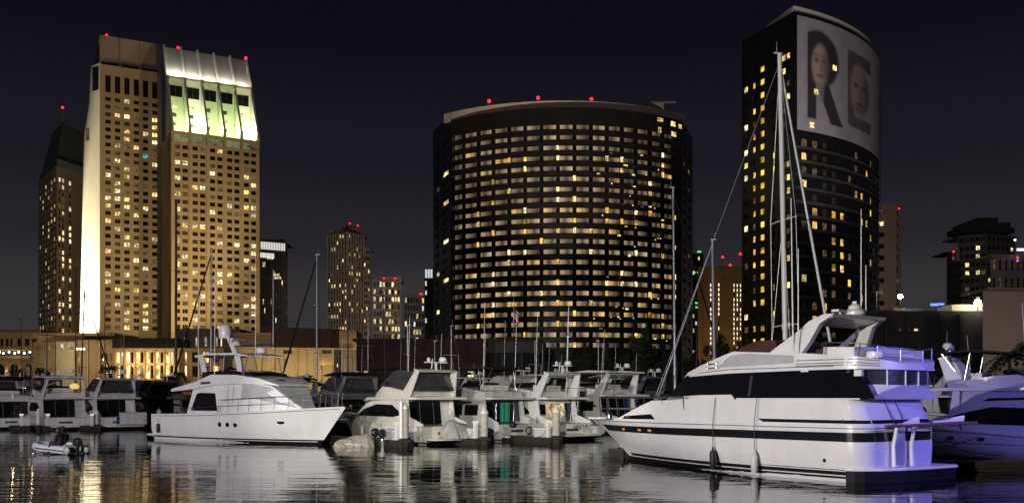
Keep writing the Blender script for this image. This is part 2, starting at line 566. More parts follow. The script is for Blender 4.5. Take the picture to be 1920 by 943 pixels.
# ------------------------------------------------------------------ big floodlit hotel
D = Vector((0.882, 0.471))           # along its front
N = Vector((0.471, -0.882))          # out of its front
A0 = Vector((X(186, 370), 370.0))
hotel = thing('hotel_tower', 'tall tan concrete hotel tower with floodlit sloped crown between fins', 'tower', (A0.x, A0.y, GZ), world_parts=True)
LB, PR = 22.8, 24.0
A1 = A0 + D * LB
B0 = A1 + N * PR
B1 = B0 + D * 32.9
litset = [M['lit_warm'], M['lit_pale'], M['lit_pale'], M['lit_warm'], M['lit_pale']]
lp = Path([A0, A1])
fh = 2.94
ztop_l = 143.0
zrow = [(119.2 - k * fh - 1.55, 119.2 - k * fh) for k in range(31)][::-1]
rows_l = [(z0, z1) for z0, z1 in zrow] + [(121.0, 127.6)]
cols_l = [(2.2 + k * 3.42, 2.2 + k * 3.42 + 1.9) for k in range(6)]
pk = picker(0.24, litset, 0.36, 11)
def pick_l(i, j):
    if j == 31: return M['glass']
    if (i, j) == (4, 23): return M['lit_teal']
    return pk(i, j)
facade(hotel, lp, GZ, 131.5, cols_l, rows_l, M['concrete'], pick_l, 0.45, limit=150)
# setback cap with dark slots
cap0, cap1 = A0 - N * 2.2 + D * 0.5, A1 - N * 2.2
cp = Path([cap0, cap1])
facade(hotel, cp, 131.3, ztop_l, [(0.6 + k * 7.4, 6.4 + k * 7.4) for k in range(3)], [(131.9, 133.2)], M['crown_cap'], lambda i, j: None, 1.5, 'crown_cap')
m = MB()
for k in range(4):
    q = cap0 + D * (k * 7.35 + 0.1)
    m.box((q.x + N.x * .15, q.y + N.y * .15, 137.4), (0.5, 0.7, 11.4), math.atan2(D.y, D.x))
m.build('cap_rib', M['crown_cap'], hotel)
bk = 30.0
body(hotel, [tuple(q) for q in (cap0, cap1, cap1 - N * bk, cap0 - N * bk)], ztop_l, ztop_l + 0.5, M['crown_cap'], 'roof')
body(hotel, [tuple(q) for q in (cap0 - N * 1.8, cap1 - N * 1.8, cap1 - N * (bk - .5), cap0 - N * (bk - .5))], 129.0, ztop_l - .05, M['crown_cap'], 'cap_core')
MB().quad(*[(cap0 - N * 0).to_3d() + Vector((0, 0, 131.3)), (cap0 - N * bk).to_3d() + Vector((0, 0, 131.3)), (cap0 - N * bk).to_3d() + Vector((0, 0, ztop_l)), (cap0 - N * 0).to_3d() + Vector((0, 0, ztop_l))]).build('cap_side', M['crown_cap'], hotel)
MB().quad(*[(q.x, q.y, 131.45) for q in (A0, A1, A1 - N * 3, A0 - N * 3)]).build('ledge', M['concrete'], hotel)
# flank slab that carries the strongest floodlight
SA, SB = A0, Vector((X(151, 391), 391.0))
sdv = (SA - SB).normalized()
sp = Path([SB, SA])
def slab_pt(px, py):
    # where the ray of a pixel meets the slab's plane
    r = Vector(((px - CX) / F, 1.0))
    nrm = Vector((sdv.y, -sdv.x))
    t = SA.dot(nrm) / r.dot(nrm)
    return (r.x * t, t, CAMH + (HY - py) / F * t)
sl = [slab_pt(151, 700), slab_pt(187, 700), slab_pt(187, 118), slab_pt(172, 124), slab_pt(170, 185), slab_pt(160, 245), slab_pt(157, 400)]
MB().prism(sl, (-N.x * 8, -N.y * 8, 0)).build('flank_slab', M['concrete_pale'], hotel)
def slab_quad(a, b, c, d, nm, mt, out):
    nn = Vector((sdv.y, -sdv.x))
    pts = [Vector(slab_pt(*q)) + Vector((nn.x, nn.y, 0)) * out for q in (a, b, c, d)]
    return MB().prism(pts, (-nn.x * .1, -nn.y * .1, 0)).build(nm, mt, hotel)
slab_quad((173.5, 172), (185, 168), (185, 125), (173.5, 128), 'window', M['glass'], .06)
slab_quad((161.5, 264), (167.5, 264), (167.5, 241), (161.5, 242), 'window', M['dim'], .06)
MB().prism([(q.x, q.y, GZ) for q in (A0 - N * 2.0 + D * .3, A0 - N * 30 + D * .3, A1 - N * 30, A1 - N * 2.0)], (0, 0, 129)).build('core', M['concrete'], hotel)
# projecting block with ten window columns
rp = Path([B0, B1])
zl = 103.0
rows_r = [(98.0 - k * fh - 1.55, 98.0 - k * fh) for k in range(25)][::-1]
cols_r = []
for k in range(5):
    s0 = 0.9 + k * 6.4
    cols_r += [(s0 + 0.45, s0 + 2.35), (s0 + 3.2, s0 + 5.1)]
facade(hotel, rp, GZ, 99.0, cols_r, rows_r, M['concrete'], picker(0.20, litset, 0.40, 5), 0.45, limit=290)
cols_b = [(0.9 + k * 6.4 + 0.2, 0.9 + k * 6.4 + 5.6) for k in range(5)]
M['dim_green'] = glow('green_tinted_gallery', (.80, .88, .42), .30, scale=(1, 1, 1))
def pick_b(i, j): return M['dim_green']
facade(hotel, rp, 99.0, zl, cols_b, [(99.3, 102.0)], M['concrete'], pick_b, 1.6, wname='gallery_window')
m = MB()
for k in range(6):
    q = B0 + D * (0.25 + k * 6.42) + N * 0.2
    m.box((q.x, q.y, 50.6), (0.55, 0.6, 97.0), math.atan2(D.y, D.x))
m.build('pier', M['concrete'], hotel)
lp2 = Path([A1, B0])                   # plain return wall
facade(hotel, lp2, GZ, zl, [(14.5, 19.5)], [(96.5, 101.0)], M['concrete'], lambda i, j: M['dim'], 0.6, 'return_wall')
MB().prism([(q.x, q.y, GZ) for q in (B1, B1 - N * 45, B1 - N * 45 - D * 20, B1 - D * 20 - N * 10)], (0, 0, zl - GZ)).build('wing', M['concrete'], hotel)
# the crown: six fin walls, bays between with lit returns
SLOPE_T = 142.5
for k in range(6):
    s = 0.3 + k * 6.42
    q = B0 + D * s
    def fp(qd, z): return (q.x - N.x * qd, q.y - N.y * qd, z)
    MB().prism([fp(-0.3, zl), fp(15.2, zl), fp(15.2, 125.0), fp(24.5, 140.0), fp(24.5, SLOPE_T), fp(22.5, SLOPE_T), fp(12.6, 126.0)],
               (D.x * .75, D.y * .75, 0)).build('crown_fin', M['crown_fin'], hotel)
for k in range(5):
    s0, s1 = 0.3 + k * 6.42 + .75, 0.3 + (k + 1) * 6.42
    def bp_(s, qd, z):
        q = B0 + D * s - N * qd
        return (q.x, q.y, z)
    MB().quad(bp_(s0, -.2, zl), bp_(s1, -.2, zl), bp_(s1, 15, zl), bp_(s0, 15, zl)).build('bay_floor', M['concrete'], hotel)
    back = Path([tuple((B0 + D * s0 - N * 13.5)), tuple((B0 + D * s1 - N * 13.5))])
    def pick_c(i, j):
        return [M['lit_warm'], M['lit_pale'], M['dim'], M['lit_warm'], M['glass_dim']][(k * 2 + j) % 5]
    facade(hotel, back, zl, 127.0, [(0.4, 3.0)], [(105, 106.8), (108.4, 110), (112, 113.6), (115.4, 117)], M['crown_fin'], pick_c, 0.4, 'bay_wall', wname='bay_window')
    pane(back, back.len * .46, 121.9, back.len * .86, 4.2, M['glass'], hotel, .12, 'bay_glazing')
    up = MB()
    up.prism([bp_(s0, 13.4, 127.0), bp_(s0, 22.8, 141.6), bp_(s0, 23.4, 141.2), bp_(s0, 14.2, 126.8)], (D.x * (s1 - s0), D.y * (s1 - s0), 0))
    up.build('crown_panel', M['crown_panel'], hotel)
    MB().prism([bp_(s0, 12.0, 126.7), bp_(s0, 15.0, 126.7), bp_(s0, 15.0, 127.3), bp_(s0, 12.0, 127.3)], (D.x * (s1 - s0), D.y * (s1 - s0), 0)).build('bay_lintel', M['crown_cap'], hotel)
    sm = (s0 + s1) / 2
    lamp('crown_floodlight', hotel, 'SPOT', bp_(s0 + 1.2, 3.5, zl + 1.3), [9000, 19000, 10500, 11000, 19000][k], [(0.84, 1, .48), (1, 1, .66), (.80, 1, .42), (.82, 1, .46), (1, 1, .62)][k], target=bp_(s0 + 3.6, 12.5, zl + 12), size=160, blend=.3, radius=.4)
    lamp('crown_floodlight', hotel, 'SPOT', bp_(sm, 12.2, 128.4), [3000, 1800, 1400, 1600, 1100][k], (1, .92, .74), target=bp_(sm, 20.0, 138), size=165, blend=.3, radius=.5)
for px_, py_ in ((200, 67), (334, 90), (461, 109)):
    q = P(px_, py_, 384)
    beacon(hotel, q, .55)
lampq = [B0 + N * 70 - D * 10, B0 + N * 85 + D * 20, A0 + N * 75 + D * 6]

# second, lower hotel tower with a metal roof
h2 = thing('hotel_tower', 'dim narrow hotel tower with pitched metal roof and red tipped spire', 'tower', (X(105, 430), 430, GZ), world_parts=True)
f2 = pxpath([(106, 430), (160, 452)])
l2 = pxpath([(72, 462), (106, 430)])
zt2 = 107.0
rw = [(102.0 - k * 2.95 - 1.9, 102.0 - k * 2.95) for k in range(33)][::-1]
n2 = f2.len
facade(h2, f2, GZ, zt2, [(1.6, 3.4), (4.2, 6.0), (9.4, 11.4)], rw, M['stone_dim'], picker(.32, litset, .3, 3), .5, limit=140)
n3 = l2.len
facade(h2, l2, GZ, zt2, even(6, 1.0, n3 - 1.5, .42), rw, M['stone_dim'], picker(.22, litset, .25, 4), .5, limit=285)
a, b, c = (X(72, 462), 462), (X(106, 430), 430), (X(175, 452), 455)
d = (a[0] + c[0] - b[0], a[1] + c[1] - b[1])
cxy = ((a[0] + c[0]) / 2, (a[1] + c[1]) / 2)
MB().loft([[(lerp(q[0], cxy[0], t), lerp(q[1], cxy[1], t), z) for q in (a, b, c, d)] for t, z in ((0.04, zt2), (0.04, zt2 + 3.2), (0.10, zt2 + 3.4), (0.48, 129.5))]).build('roof', M['copper'], h2)
sx_, sy_ = lerp(b[0], cxy[0], .56), lerp(b[1], cxy[1], .56)
tip = Vector((sx_, sy_, Z(202, sy_)))
MB().tube([(sx_, sy_, 128.5), (tip.x, tip.y, tip.z)], 1.0, 6, .25).build('spire', M['copper'], h2)
beacon(h2, tip, .6)

# ------------------------------------------------------------------ black curved hotel
mh = thing('curved_hotel', 'broad black curved hotel slab with rows of glowing balconies', 'tower', (X(1060, 331), 335, GZ), world_parts=True)
mp_ = arc(846, 347, 1060, 331, 1278, 348, 20)
rg = random.Random(21)
def s_at(px):
    lo, hi = 0.0, mp_.len
    for _ in range(40):
        md = (lo + hi) / 2
        q = mp_.pt(md, 0)
        if CX + F * q[0] / q[1] < px: lo = md
        else: hi = md
    return lo
starts = [872, 900, 928, 958, 988, 1019, 1050, 1081, 1112, 1142, 1170, 1196, 1223, 1246]
widths = [21.5, 21.5, 23, 23, 23.5, 23.5, 23.5, 23, 22, 20.5, 19, 19, 16.5, 15]
ends = starts[1:] + [1268]
bcols, dcols = [], []
for s0_, w_, e_ in zip(starts, widths, ends):
    bcols.append((s_at(s0_), s_at(s0_ + w_)))
    dcols.append((s_at(s0_ + w_ + 1.0), s_at(e_ - 1.2)))
allc = [(s_at(847.5), s_at(850)), ]
edge_c = (s_at(853), s_at(867))
for bc, dc in zip(bcols, dcols): allc += [bc, dc]
FHm = 19.45 / F * 331
zm0 = Z(242.5, 331)
rows_m = [(zm0 - k * FHm + .05, zm0 - k * FHm + 1.58) for k in range(22)][::-1]
glowcol = []
def balcony_glow_mat(name, col, st):
    """lamplight on the balcony back wall painted as glow: brightness falls away along the pane"""
    m, n, l, b = new_mat(name)
    b.inputs['Base Color'].default_value = (0.05, 0.045, 0.04, 1)
    t = n.new('ShaderNodeTexCoord')
    sp_ = n.new('ShaderNodeSeparateXYZ')
    l.new(t.outputs['Generated'], sp_.inputs[0])
    oi = n.new('ShaderNodeObjectInfo')
    cr = n.new('ShaderNodeValToRGB')
    cr.color_ramp.interpolation = 'EASE'
    cr.color_ramp.elements[0].position, cr.color_ramp.elements[0].color = 0.0, (.55, .55, .55, 1)
    cr.color_ramp.elements[1].position, cr.color_ramp.elements[1].color = 1.0, (.10, .10, .10, 1)
    k = cr.color_ramp.elements.new(0.2)
    k.color = (1, 1, 1, 1)
    k = cr.color_ramp.elements.new(0.65)
    k.color = (.50, .50, .50, 1)
    sh = n.new('ShaderNodeMath')
    sh.operation = 'MULTIPLY_ADD'
    l.new(oi.outputs['Random'], sh.inputs[0])
    sh.inputs[1].default_value = 0.75
    l.new(sp_.outputs['X'], sh.inputs[2])
    wr = n.new('ShaderNodeMath')
    wr.operation = 'PINGPONG'
    wr.inputs[1].default_value = 1.0
    l.new(sh.outputs[0], wr.inputs[0])
    l.new(wr.outputs[0], cr.inputs[0])
    rn = n.new('ShaderNodeMapRange')
    rn.inputs['To Min'].default_value = .6 * st
    rn.inputs['To Max'].default_value = 1.35 * st
    l.new(oi.outputs['Random'], rn.inputs['Value'])
    mu = n.new('ShaderNodeMath')
    mu.operation = 'MULTIPLY'
    l.new(cr.outputs[0], mu.inputs[0])
    l.new(rn.outputs[0], mu.inputs[1])
    b.inputs['Emission Color'].default_value = col + (1,)
    l.new(mu.outputs[0], b.inputs['Emission Strength'])
    m.cycles.emission_sampling = 'NONE'
    return m
BGLOW = [balcony_glow_mat('balcony_glow_full', (1, .71, .39), .56), balcony_glow_mat('balcony_glow_low', (1, .69, .37), .32), balcony_glow_mat('balcony_glow_faint', (1, .74, .48), .14)]
BGLOW_HI = balcony_glow_mat('balcony_glow_bright', (1, .60, .17), 1.1)
sb, ci = edges(0.0, mp_.len, allc)
zb, ri = edges(GZ, Z(203, 331), rows_m)
opens = {(a_, b_) for a_ in ci for b_ in ri}
wall_grid(mp_, sb, zb, opens, .8, 4.0).build('wall', M['marrwall'], mh)
rest = MB()
for i, (a_, b_) in enumerate(allc):
    for j, (z0_, z1_) in enumerate(rows_m):
        kcol = (i - 1) // 2
        lowbright = (21 - j) / 21.0
        if i == 0:
            pane(mp_, (a_ + b_) / 2, (z0_ + z1_) / 2, b_ - a_, z1_ - z0_, M['glass_dim'] if rg.random() < .5 else M['dim'], mh, -.6, 'side_window')
        elif i % 2 == 1:
            if (kcol in (9, 10) and j < 1) or (kcol == 13 and rg.random() < .5): mt = BGLOW[2]
            else:
                base_ = rg.random()
                mt = BGLOW[0] if base_ < (.75 if j < 13 else .30) else BGLOW[1]
                if kcol >= 10 and j > 10: mt = BGLOW[2] if base_ < .6 else BGLOW[1]
            if rg.random() < .10 and 2 < j < 20: mt = BGLOW_HI
            q = pane(mp_, (a_ + b_) / 2, (z0_ + z1_) / 2, b_ - a_ + .1, z1_ - z0_ + .05, mt, mh, -.7, 'window', 310)  # glowing pane stands in for the lamp-lit back wall of the balcony
        else:
            lit = rg.random() < (.30 if j < 20 else .05)
            if lit:
                pane(mp_, (a_ + b_) / 2, (z0_ + z1_) / 2 - .1, b_ - a_ + .05, z1_ - z0_ + rg.choice([0.5, .9, .2]), rg.choice([M['lit_amber'], M['lit_amber'], M['lit_warm'], M['lit_pale']]), mh, .02, 'balcony_door')
            else:
                rest.quad(mp_.pt(a_, z0_, -.7), mp_.pt(b_, z0_, -.7), mp_.pt(b_, z1_, -.7), mp_.pt(a_, z1_, -.7))
o = rest.build('unlit_glazing', M['glass'], mh)
o['kind'] = 'stuff'
for j, (z0_, z1_) in enumerate(rows_m):
    pane(mp_, sum(edge_c) / 2, (z0_ + z1_) / 2, (edge_c[1] - edge_c[0]) * .9, z1_ - z0_, BGLOW[2] if rg.random() < .75 else BGLOW[1], mh, .03, 'edge_glow_pane')
# balustrade rail of each storey
for z0_, z1_ in rows_m:
    m = MB()
    n_ = 20
    for k in range(n_):
        a_, b_ = s_at(868) + (mp_.len - s_at(868) - 2) * k / n_, s_at(868) + (mp_.len - s_at(868) - 2) * (k + 1) / n_
        m.quad(mp_.pt(a_, z0_ - .95, .35), mp_.pt(b_, z0_ - .95, .35), mp_.pt(b_, z0_ - .05, .35), mp_.pt(a_, z0_ - .05, .35))
        m.quad(mp_.pt(a_, z0_ - .05, .35), mp_.pt(b_, z0_ - .05, .35), mp_.pt(b_, z0_ - .05, 0), mp_.pt(a_, z0_ - .05, 0))
        m.quad(mp_.pt(a_, z0_ - .95, .35), mp_.pt(a_, z0_ - .95, 0), mp_.pt(b_, z0_ - .95, 0), mp_.pt(b_, z0_ - .95, .35))
    m.build('balustrade', M['marrwall'], mh)
# flanks
fl = pxpath([(812, 372), (846, 347.2)])
pkf = picker(.05, [M['lit_warm'], M['lit_pale']], .04, 9)
facade(mh, fl, GZ, Z(212, 347), [(4.5, 9.5), (14.5, 22.5)], rows_m, M['marrwall'], pkf, .5, limit=70, wname='flank_window')
fr = pxpath([(1278, 348.2), (1299, 376)])
facade(mh, fr, GZ, Z(222, 348), even(2, 1, fr.len - 3, .5), rows_m, M['marrwall'], picker(.07, [M['lit_warm'], M['lit_amber']], .1, 14), .5, limit=100, wname='flank_window')
# lit top corner suites
for px_, py_, w_, h_ in ((1238, 231, 14, 7), (1262, 233, 12, 9), (1275, 234, 9, 8), (1263, 252, 13, 9), (1237, 250, 7, 10)):
    s_ = s_at(px_)
    pane(mp_, s_, Z(py_, 345), w_ / F * 345, h_ / F * 345, M['lit_warm'], mh, .03, 'suite_window')
# pale roof ring and core
ring = arc(832, 350, 1060, 334, 1284, 352, 20)
m = MB()
for k in range(20):
    a_, b_ = ring.len * k / 20, ring.len * (k + 1) / 20
    za, zb_ = Z(203, 331) + .01, Z(189, 334)
    m.quad(ring.pt(a_, za), ring.pt(b_, za), ring.pt(b_, zb_), ring.pt(a_, zb_))
    m.quad(ring.pt(a_, zb_), ring.pt(b_, zb_), ring.pt(b_, zb_, -3), ring.pt(a_, zb_, -3))
m.build('roof_ring', M['marrpale'], mh)
m = MB()
tops = [mp_.pt(mp_.len * k / 20, 0)[:2] for k in range(21)] + [(X(1299, 376), 376), (X(812, 372), 372)]
m.prism([(q[0], q[1], Z(203, 331)) for q in tops], (0, 0, .3))
m.build('roof', M['marrwall'], mh)
for px_, py_ in ((917, 190), (1009, 184), (1109, 186)):
    q = P(px_, py_, 336)
    MB().tube([(q.x, q.y, Z(196, 336)), q], .12).build('beacon_post', M['steel'], mh)
    beacon(mh, q, .6)
m = MB()
q = P(1228, 197, 346)
m.box((q.x, q.y, q.z - .5), (6, 2, 2.4), .1)
m.box((q.x + 3, q.y, q.z + 1), (9, .5, .4), .1)
m.build('rooftop_crane', M['greywall'], mh)
# small glowing panes painted in for lights mirrored in the dark balustrade glass
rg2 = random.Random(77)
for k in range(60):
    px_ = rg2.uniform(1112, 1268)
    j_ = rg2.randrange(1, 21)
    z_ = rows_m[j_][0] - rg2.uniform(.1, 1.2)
    pane(mp_, s_at(px_), z_, rg2.choice([.35, .5, 1.1]), rg2.choice([.3, .5, .35]), M[rg2.choice(['lit_warm', 'lit_pale', 'dim'])], mh, .42, 'painted_glint')
# ------------------------------------------------------------------ banner tower
bt = thing('banner_tower', 'tall black hotel tower wearing a huge two-portrait banner', 'tower', (X(1490, 270), 272, GZ), world_parts=True)
fa = arc(1490, 270, 1580, 281, 1648, 311, 18)
la = pxpath([(1391, 293), (1490, 270)])
zt = Z(22, 270)
FHb = 24.5 / F * 281
rwb = [(Z(118.5, 281) - k * FHb - 1.7, Z(118.5, 281) - k * FHb) for k in range(23)][::-1]
stair = la.len * .405
cols_la = [(1.0, 3.0), (5.4, 6.8), (stair - 1.0, stair + .95), (la.len * .60, la.len * .60 + .9), (la.len * .76, la.len * .76 + 1.9), (la.len * .85, la.len * .85 + 1.6)]
rgb_ = random.Random(33)
def pick_la(i, j):
    if i == 2 and j <= 22: return M['stairglow'] if rgb_.random() > .04 else M['glass']
    if i in (4, 5): return rgb_.choice([M['lit_warm'], M['dim'], M['dim'], M['glass'], M['glass_dim']])
    if i == 0: return rgb_.choice([M['lit_warm'], M['dim'], M['lit_pale'], M['glass'], M['glass']])  # edge column glows in place of glints mirrored in the glass
    if i == 1: return rgb_.choice([M['dim'], M['lit_warm'], M['lit_amber'], M['glass'], M['glass']])
    return M['lit_amber'] if rgb_.random() < .12 else M['glass']
M['stairglow'] = glow('stairwell_light', (1.0, .62, .07), 1.7, scale=(.5, .5, .5))
facade(bt, la, GZ, zt, cols_la, rwb, M['marrwall'], pick_la, .4, limit=160)
zban = 78.3
rwf = [(Z(250, 270) - 1.2 - k * 3.83 - 2.0, Z(250, 270) - 1.2 - k * 3.83) for k in range(19)][::-1]
cf = even(13, 1.5, fa.len - 2, .5)
pkb = picker(.15, [M['lit_warm'], M['lit_amber'], M['lit_amber']], .36, 8)
facade(bt, fa, GZ, zt, cf, rwf, M['marrwall'], pkb, .4, limit=285, nsub=3.0)
for z0_, z1_ in rwf:
    m = MB()
    for k in range(18):
        a_, b_ = fa.len * k / 18, fa.len * (k + 1) / 18
        m.quad(fa.pt(a_, z0_ - 1.0, .3), fa.pt(b_, z0_ - 1.0, .3), fa.pt(b_, z0_ - .15, .3), fa.pt(a_, z0_ - .15, .3))
        m.quad(fa.pt(a_, z0_ - .15, .3), fa.pt(b_, z0_ - .15, .3), fa.pt(b_, z0_ - .15, 0), fa.pt(a_, z0_ - .15, 0))
    m.build('spandrel', M['greywall'] if False else M['spandrel'] if 'spandrel' in M else M['marrwall'], bt)
rim = [fa.pt(fa.len * k / 18, 0)[:2] for k in range(19)]
outl = [la.pt(0, 0)[:2]] + rim + [(X(1600, 320), 320)]
MB().prism([(q[0], q[1], zt - .2) for q in outl], (0, 0, .3)).build('roof', M['marrwall'], bt)
m = MB()
capline = [(X(1437, 285), 285)] + [fa.pt(fa.len * k / 18, 0, -.4)[:2] for k in range(17)]
zc0, zc1 = zt + .12, Z(10, 270)
for a_, b_ in zip(capline, capline[1:]):
    m.quad((a_[0], a_[1], zc0), (b_[0], b_[1], zc0), (b_[0], b_[1], zc1), (a_[0], a_[1], zc1))
m.build('roof_ring', M['concrete_pale'], bt)
m = MB()
q0, q1 = fa.pt(fa.len * .93, 0, .6), fa.pt(fa.len * .985, 0, .5)
m.prism([(q0[0], q0[1], 60), (q1[0], q1[1], 60), (q1[0], q1[1] , zt - 12), (q0[0], q0[1], zt - 9)], (.4, .8, 0))
m.build('edge_pier', M['marrwall'], bt)
# banner: flat print on a sheet that follows the curved front
def ell(u, v, cu, cv, ru, rv): return math.sqrt(((u - cu) / ru) ** 2 + ((v - cv) / rv) ** 2)
def soft(d, w=.12): return max(0.0, min(1.0, (1 + w - d) / (2 * w)))
def mixc(a, b, t): return tuple(lerp(p, q, t) for p, q in zip(a, b))
def banner_col(u, v):
    """u, v in 0..1; two big letters whose strokes are made of a portrait each"""
    h = math.sin(u * 31.3 + v * 9.1) * math.sin(v * 27.7 - u * 13.0)
    c = (.17 + .012 * h, .155 + .012 * h, .165 + .012 * h)
    c = mixc(c, (.115, .10, .11), soft(abs(u - .60) / .10, .6) * .35)
    dark = (.016, .013, .014)
    # R: hair and collar make the strokes, the face fills the bowl
    hair = max(soft(ell(u, v, .27, .66, .245, .25), .06) if u > .13 else 0, soft(abs(u - .185) / .055, .08) * soft(abs(v - .50) / .38, .03))
    leg_d = abs((u - .30) - (.48 - v) * .50) / .075
    leg = soft(leg_d, .1) * (1 if .10 < v < .50 else 0)
    k = max(hair, leg)
    c = mixc(c, dark, min(1, k))
    fc = soft(ell(u, v, .29, .60, .105, .19), .16)
    skin = mixc((.20, .150, .125), (.07, .048, .04), soft(ell(u, v, .42, .56, .10, .25), .5))
    skin = mixc(skin, (.06, .04, .034), max(soft(ell(u, v, .245, .645, .03, .02), .5), soft(ell(u, v, .335, .645, .032, .02), .5)) * .9)
    skin = mixc(skin, (.09, .062, .05), max(soft(ell(u, v, .245, .69, .045, .012), .5), soft(ell(u, v, .335, .69, .045, .012), .5)) * .7)
    skin = mixc(skin, (.11, .078, .062), soft(ell(u, v, .30, .585, .018, .05), .6) * .7)
    skin = mixc(skin, (.08, .035, .032), soft(ell(u, v, .285, .51, .045, .014), .5) * .8)
    c = mixc(c, skin, fc)
    c = mixc(c, (.12, .105, .11), soft(ell(u, v, .285, .36, .05, .09), .3) * .7)
    # E: a second face, half lost in the light
    st_ = soft(abs(u - .665) / .04, .1) * soft(abs(v - .50) / .34, .04)
    top_ = soft(abs(v - .78) / .06, .15) * soft(abs(u - .77) / .13, .08)
    bot_ = soft(abs(v - .20) / .055, .15) * soft(abs(u - .77) / .13, .08)
    c = mixc(c, (.03, .025, .025), max(st_, top_, bot_) * .9)
    f2 = soft(ell(u, v, .77, .50, .115, .24), .2)
    s2 = mixc((.150, .105, .088), (.065, .045, .038), soft(ell(u, v, .90, .48, .09, .3), .5))
    s2 = mixc(s2, (.035, .025, .022), max(soft(ell(u, v, .725, .545, .03, .02), .5), soft(ell(u, v, .82, .545, .03, .02), .5)))
    s2 = mixc(s2, (.08, .052, .044), soft(ell(u, v, .775, .47, .02, .06), .6) * .8)
    s2 = mixc(s2, (.05, .028, .026), soft(ell(u, v, .77, .38, .05, .016), .5) * .9)
    s2 = mixc(s2, (.06, .042, .036), soft(ell(u, v, .77, .31, .09, .06), .5) * .6)
    c = mixc(c, s2, f2)
    return c
BSP = [(0, .007), (.1, .187), (.2, .35), (.3, .496), (.4, .625), (.5, .735), (.6, .827), (.7, .901), (.8, .957), (.9, .995), (1, 1.016)]
ban = MB()
nu_, nv_ = 150, 150
cols_ = []
zb0, zb1 = zban, zt - 1.0
for i in range(nu_ + 1):
    for j in range(nv_ + 1):
        ban.v.append(fa.pt(.6 + (fa.len * .955) * i / nu_, lerp(zb0, zb1, j / nv_), .35))
        # the print is wider spaced towards the far edge of the curved front
        wu = interp(i / nu_, BSP)
        cols_.append(tuple(min(.8, 2.1 * q) for q in banner_col(wu, j / nv_)))
for i in range(nu_):
    for j in range(nv_):
        a_ = i * (nv_ + 1) + j
        ban.f.append((a_, a_ + nv_ + 1, a_ + nv_ + 2, a_ + 1))
bm_, n, l, b = new_mat('banner_print')
at_ = n.new('ShaderNodeVertexColor')
at_.layer_name = 'print'
l.new(at_.outputs['Color'], b.inputs['Base Color'])
b.inputs['Roughness'].default_value = .8
bo = ban.build('banner', bm_, bt)
ca = bo.data.color_attributes.new('print', 'FLOAT_COLOR', 'POINT')
for k, c_ in enumerate(cols_): ca.data[k].color = c_ + (1,)
for u_, v_ in ((.275, .62), (.13, .36), (.10, .06)):
    pane(fa, .6 + fa.len * .955 * u_, lerp(zb0, zb1, v_), 1.6, 1.5, M['lit_warm'], bt, .42, 'window_through_banner')
# ------------------------------------------------------------------ floodlights that wash the big facades
def floodlight(p, target, power, col, size, label):
    t = thing('floodlight', label, 'floodlight', (p[0], p[1], GZ), world_parts=True)
    MB().tube([(p[0], p[1], GZ), (p[0], p[1], p[2] - .3)], .12).build('post', M['steel'], t)
    MB().box((p[0], p[1], p[2] - .15), (.9, .5, .3)).build('housing', M['steel'], t)
    lamp('floodlight_beam', t, 'SPOT', (p[0], p[1], p[2] + .25), power, col, target, size, .6, .5)
    return t
hc = (A0 + B1) / 2
warm = (1.0, .73, .36)
p_ = B0 + N * 75 + D * 26
floodlight((p_.x, p_.y, 20), (B0.x + D.x * 12, B0.y + D.y * 12, 62), 135000, warm, 70, 'roof floodlight aimed up at the ten-column face of the tan hotel')
p_ = A0 + N * 72 + D * 26
floodlight((p_.x, p_.y, 20), (A0.x + D.x * 10, A0.y + D.y * 10, 72), 105000, warm, 75, 'roof floodlight aimed up at the six-column face of the tan hotel')
nn_ = Vector((sdv.y, -sdv.x))
p_ = (SA + SB) / 2 + nn_ * 10
floodlight((p_.x, p_.y, 17), ((SA + SB).x / 2, (SA + SB).y / 2, 44), 60000, (1, .95, .74), 100, 'strong floodlight at the foot of the pale hotel flank')
p_ = SB + nn_ * 28 - N * 20
floodlight((p_.x, p_.y, 14), ((SA + SB).x / 2, (SA + SB).y / 2, 52), 1300000, (1, .90, .66), 60, 'smaller floodlight behind the flank lamp reaching the upper slab')
p_ = fa.at(fa.len * .3)[0] + Vector((-15, -70))
q_ = fa.pt(fa.len * .5, 100)
floodlight((p_.x, p_.y, 26), q_, 165000, (1, .92, .92), 50, 'floodlight added to brighten the portrait banner')  # lamp added so the banner shows in the dark
p_ = Vector((X(120, 350), 350.0))
floodlight((p_.x, p_.y, 18), (X(115, 435), 435, 65), 120000, (1, .78, .45), 70, 'floodlight added to wash the narrow hotel tower with the metal roof')  # extra wash lamp, added for this tower's front
p_ = Vector((X(690, 480), 480.0))
floodlight((p_.x, p_.y, 25), (X(690, 645), 645, 55), 190000, (1, .80, .62), 60, 'floodlight added to brighten the distant apartment towers')  # added lamp standing in for the city glow on these towers
p_ = Vector((X(1760, 330), 330.0))
floodlight((p_.x, p_.y, 25), (X(1790, 470), 470, 55), 60000, (1, .82, .66), 80, 'floodlight added to brighten the stepped dark tower')  # added lamp that lifts the stepped tower from black
p_ = Vector((X(1030, 235), 235.0))
floodlight((p_.x, p_.y, 14), (X(1060, 334), 334, Z(196, 334)), 520000, (1, .80, .62), 46, 'floodlight added to light the roof ring of the curved hotel')  # added lamp in place of lights along the roof edge
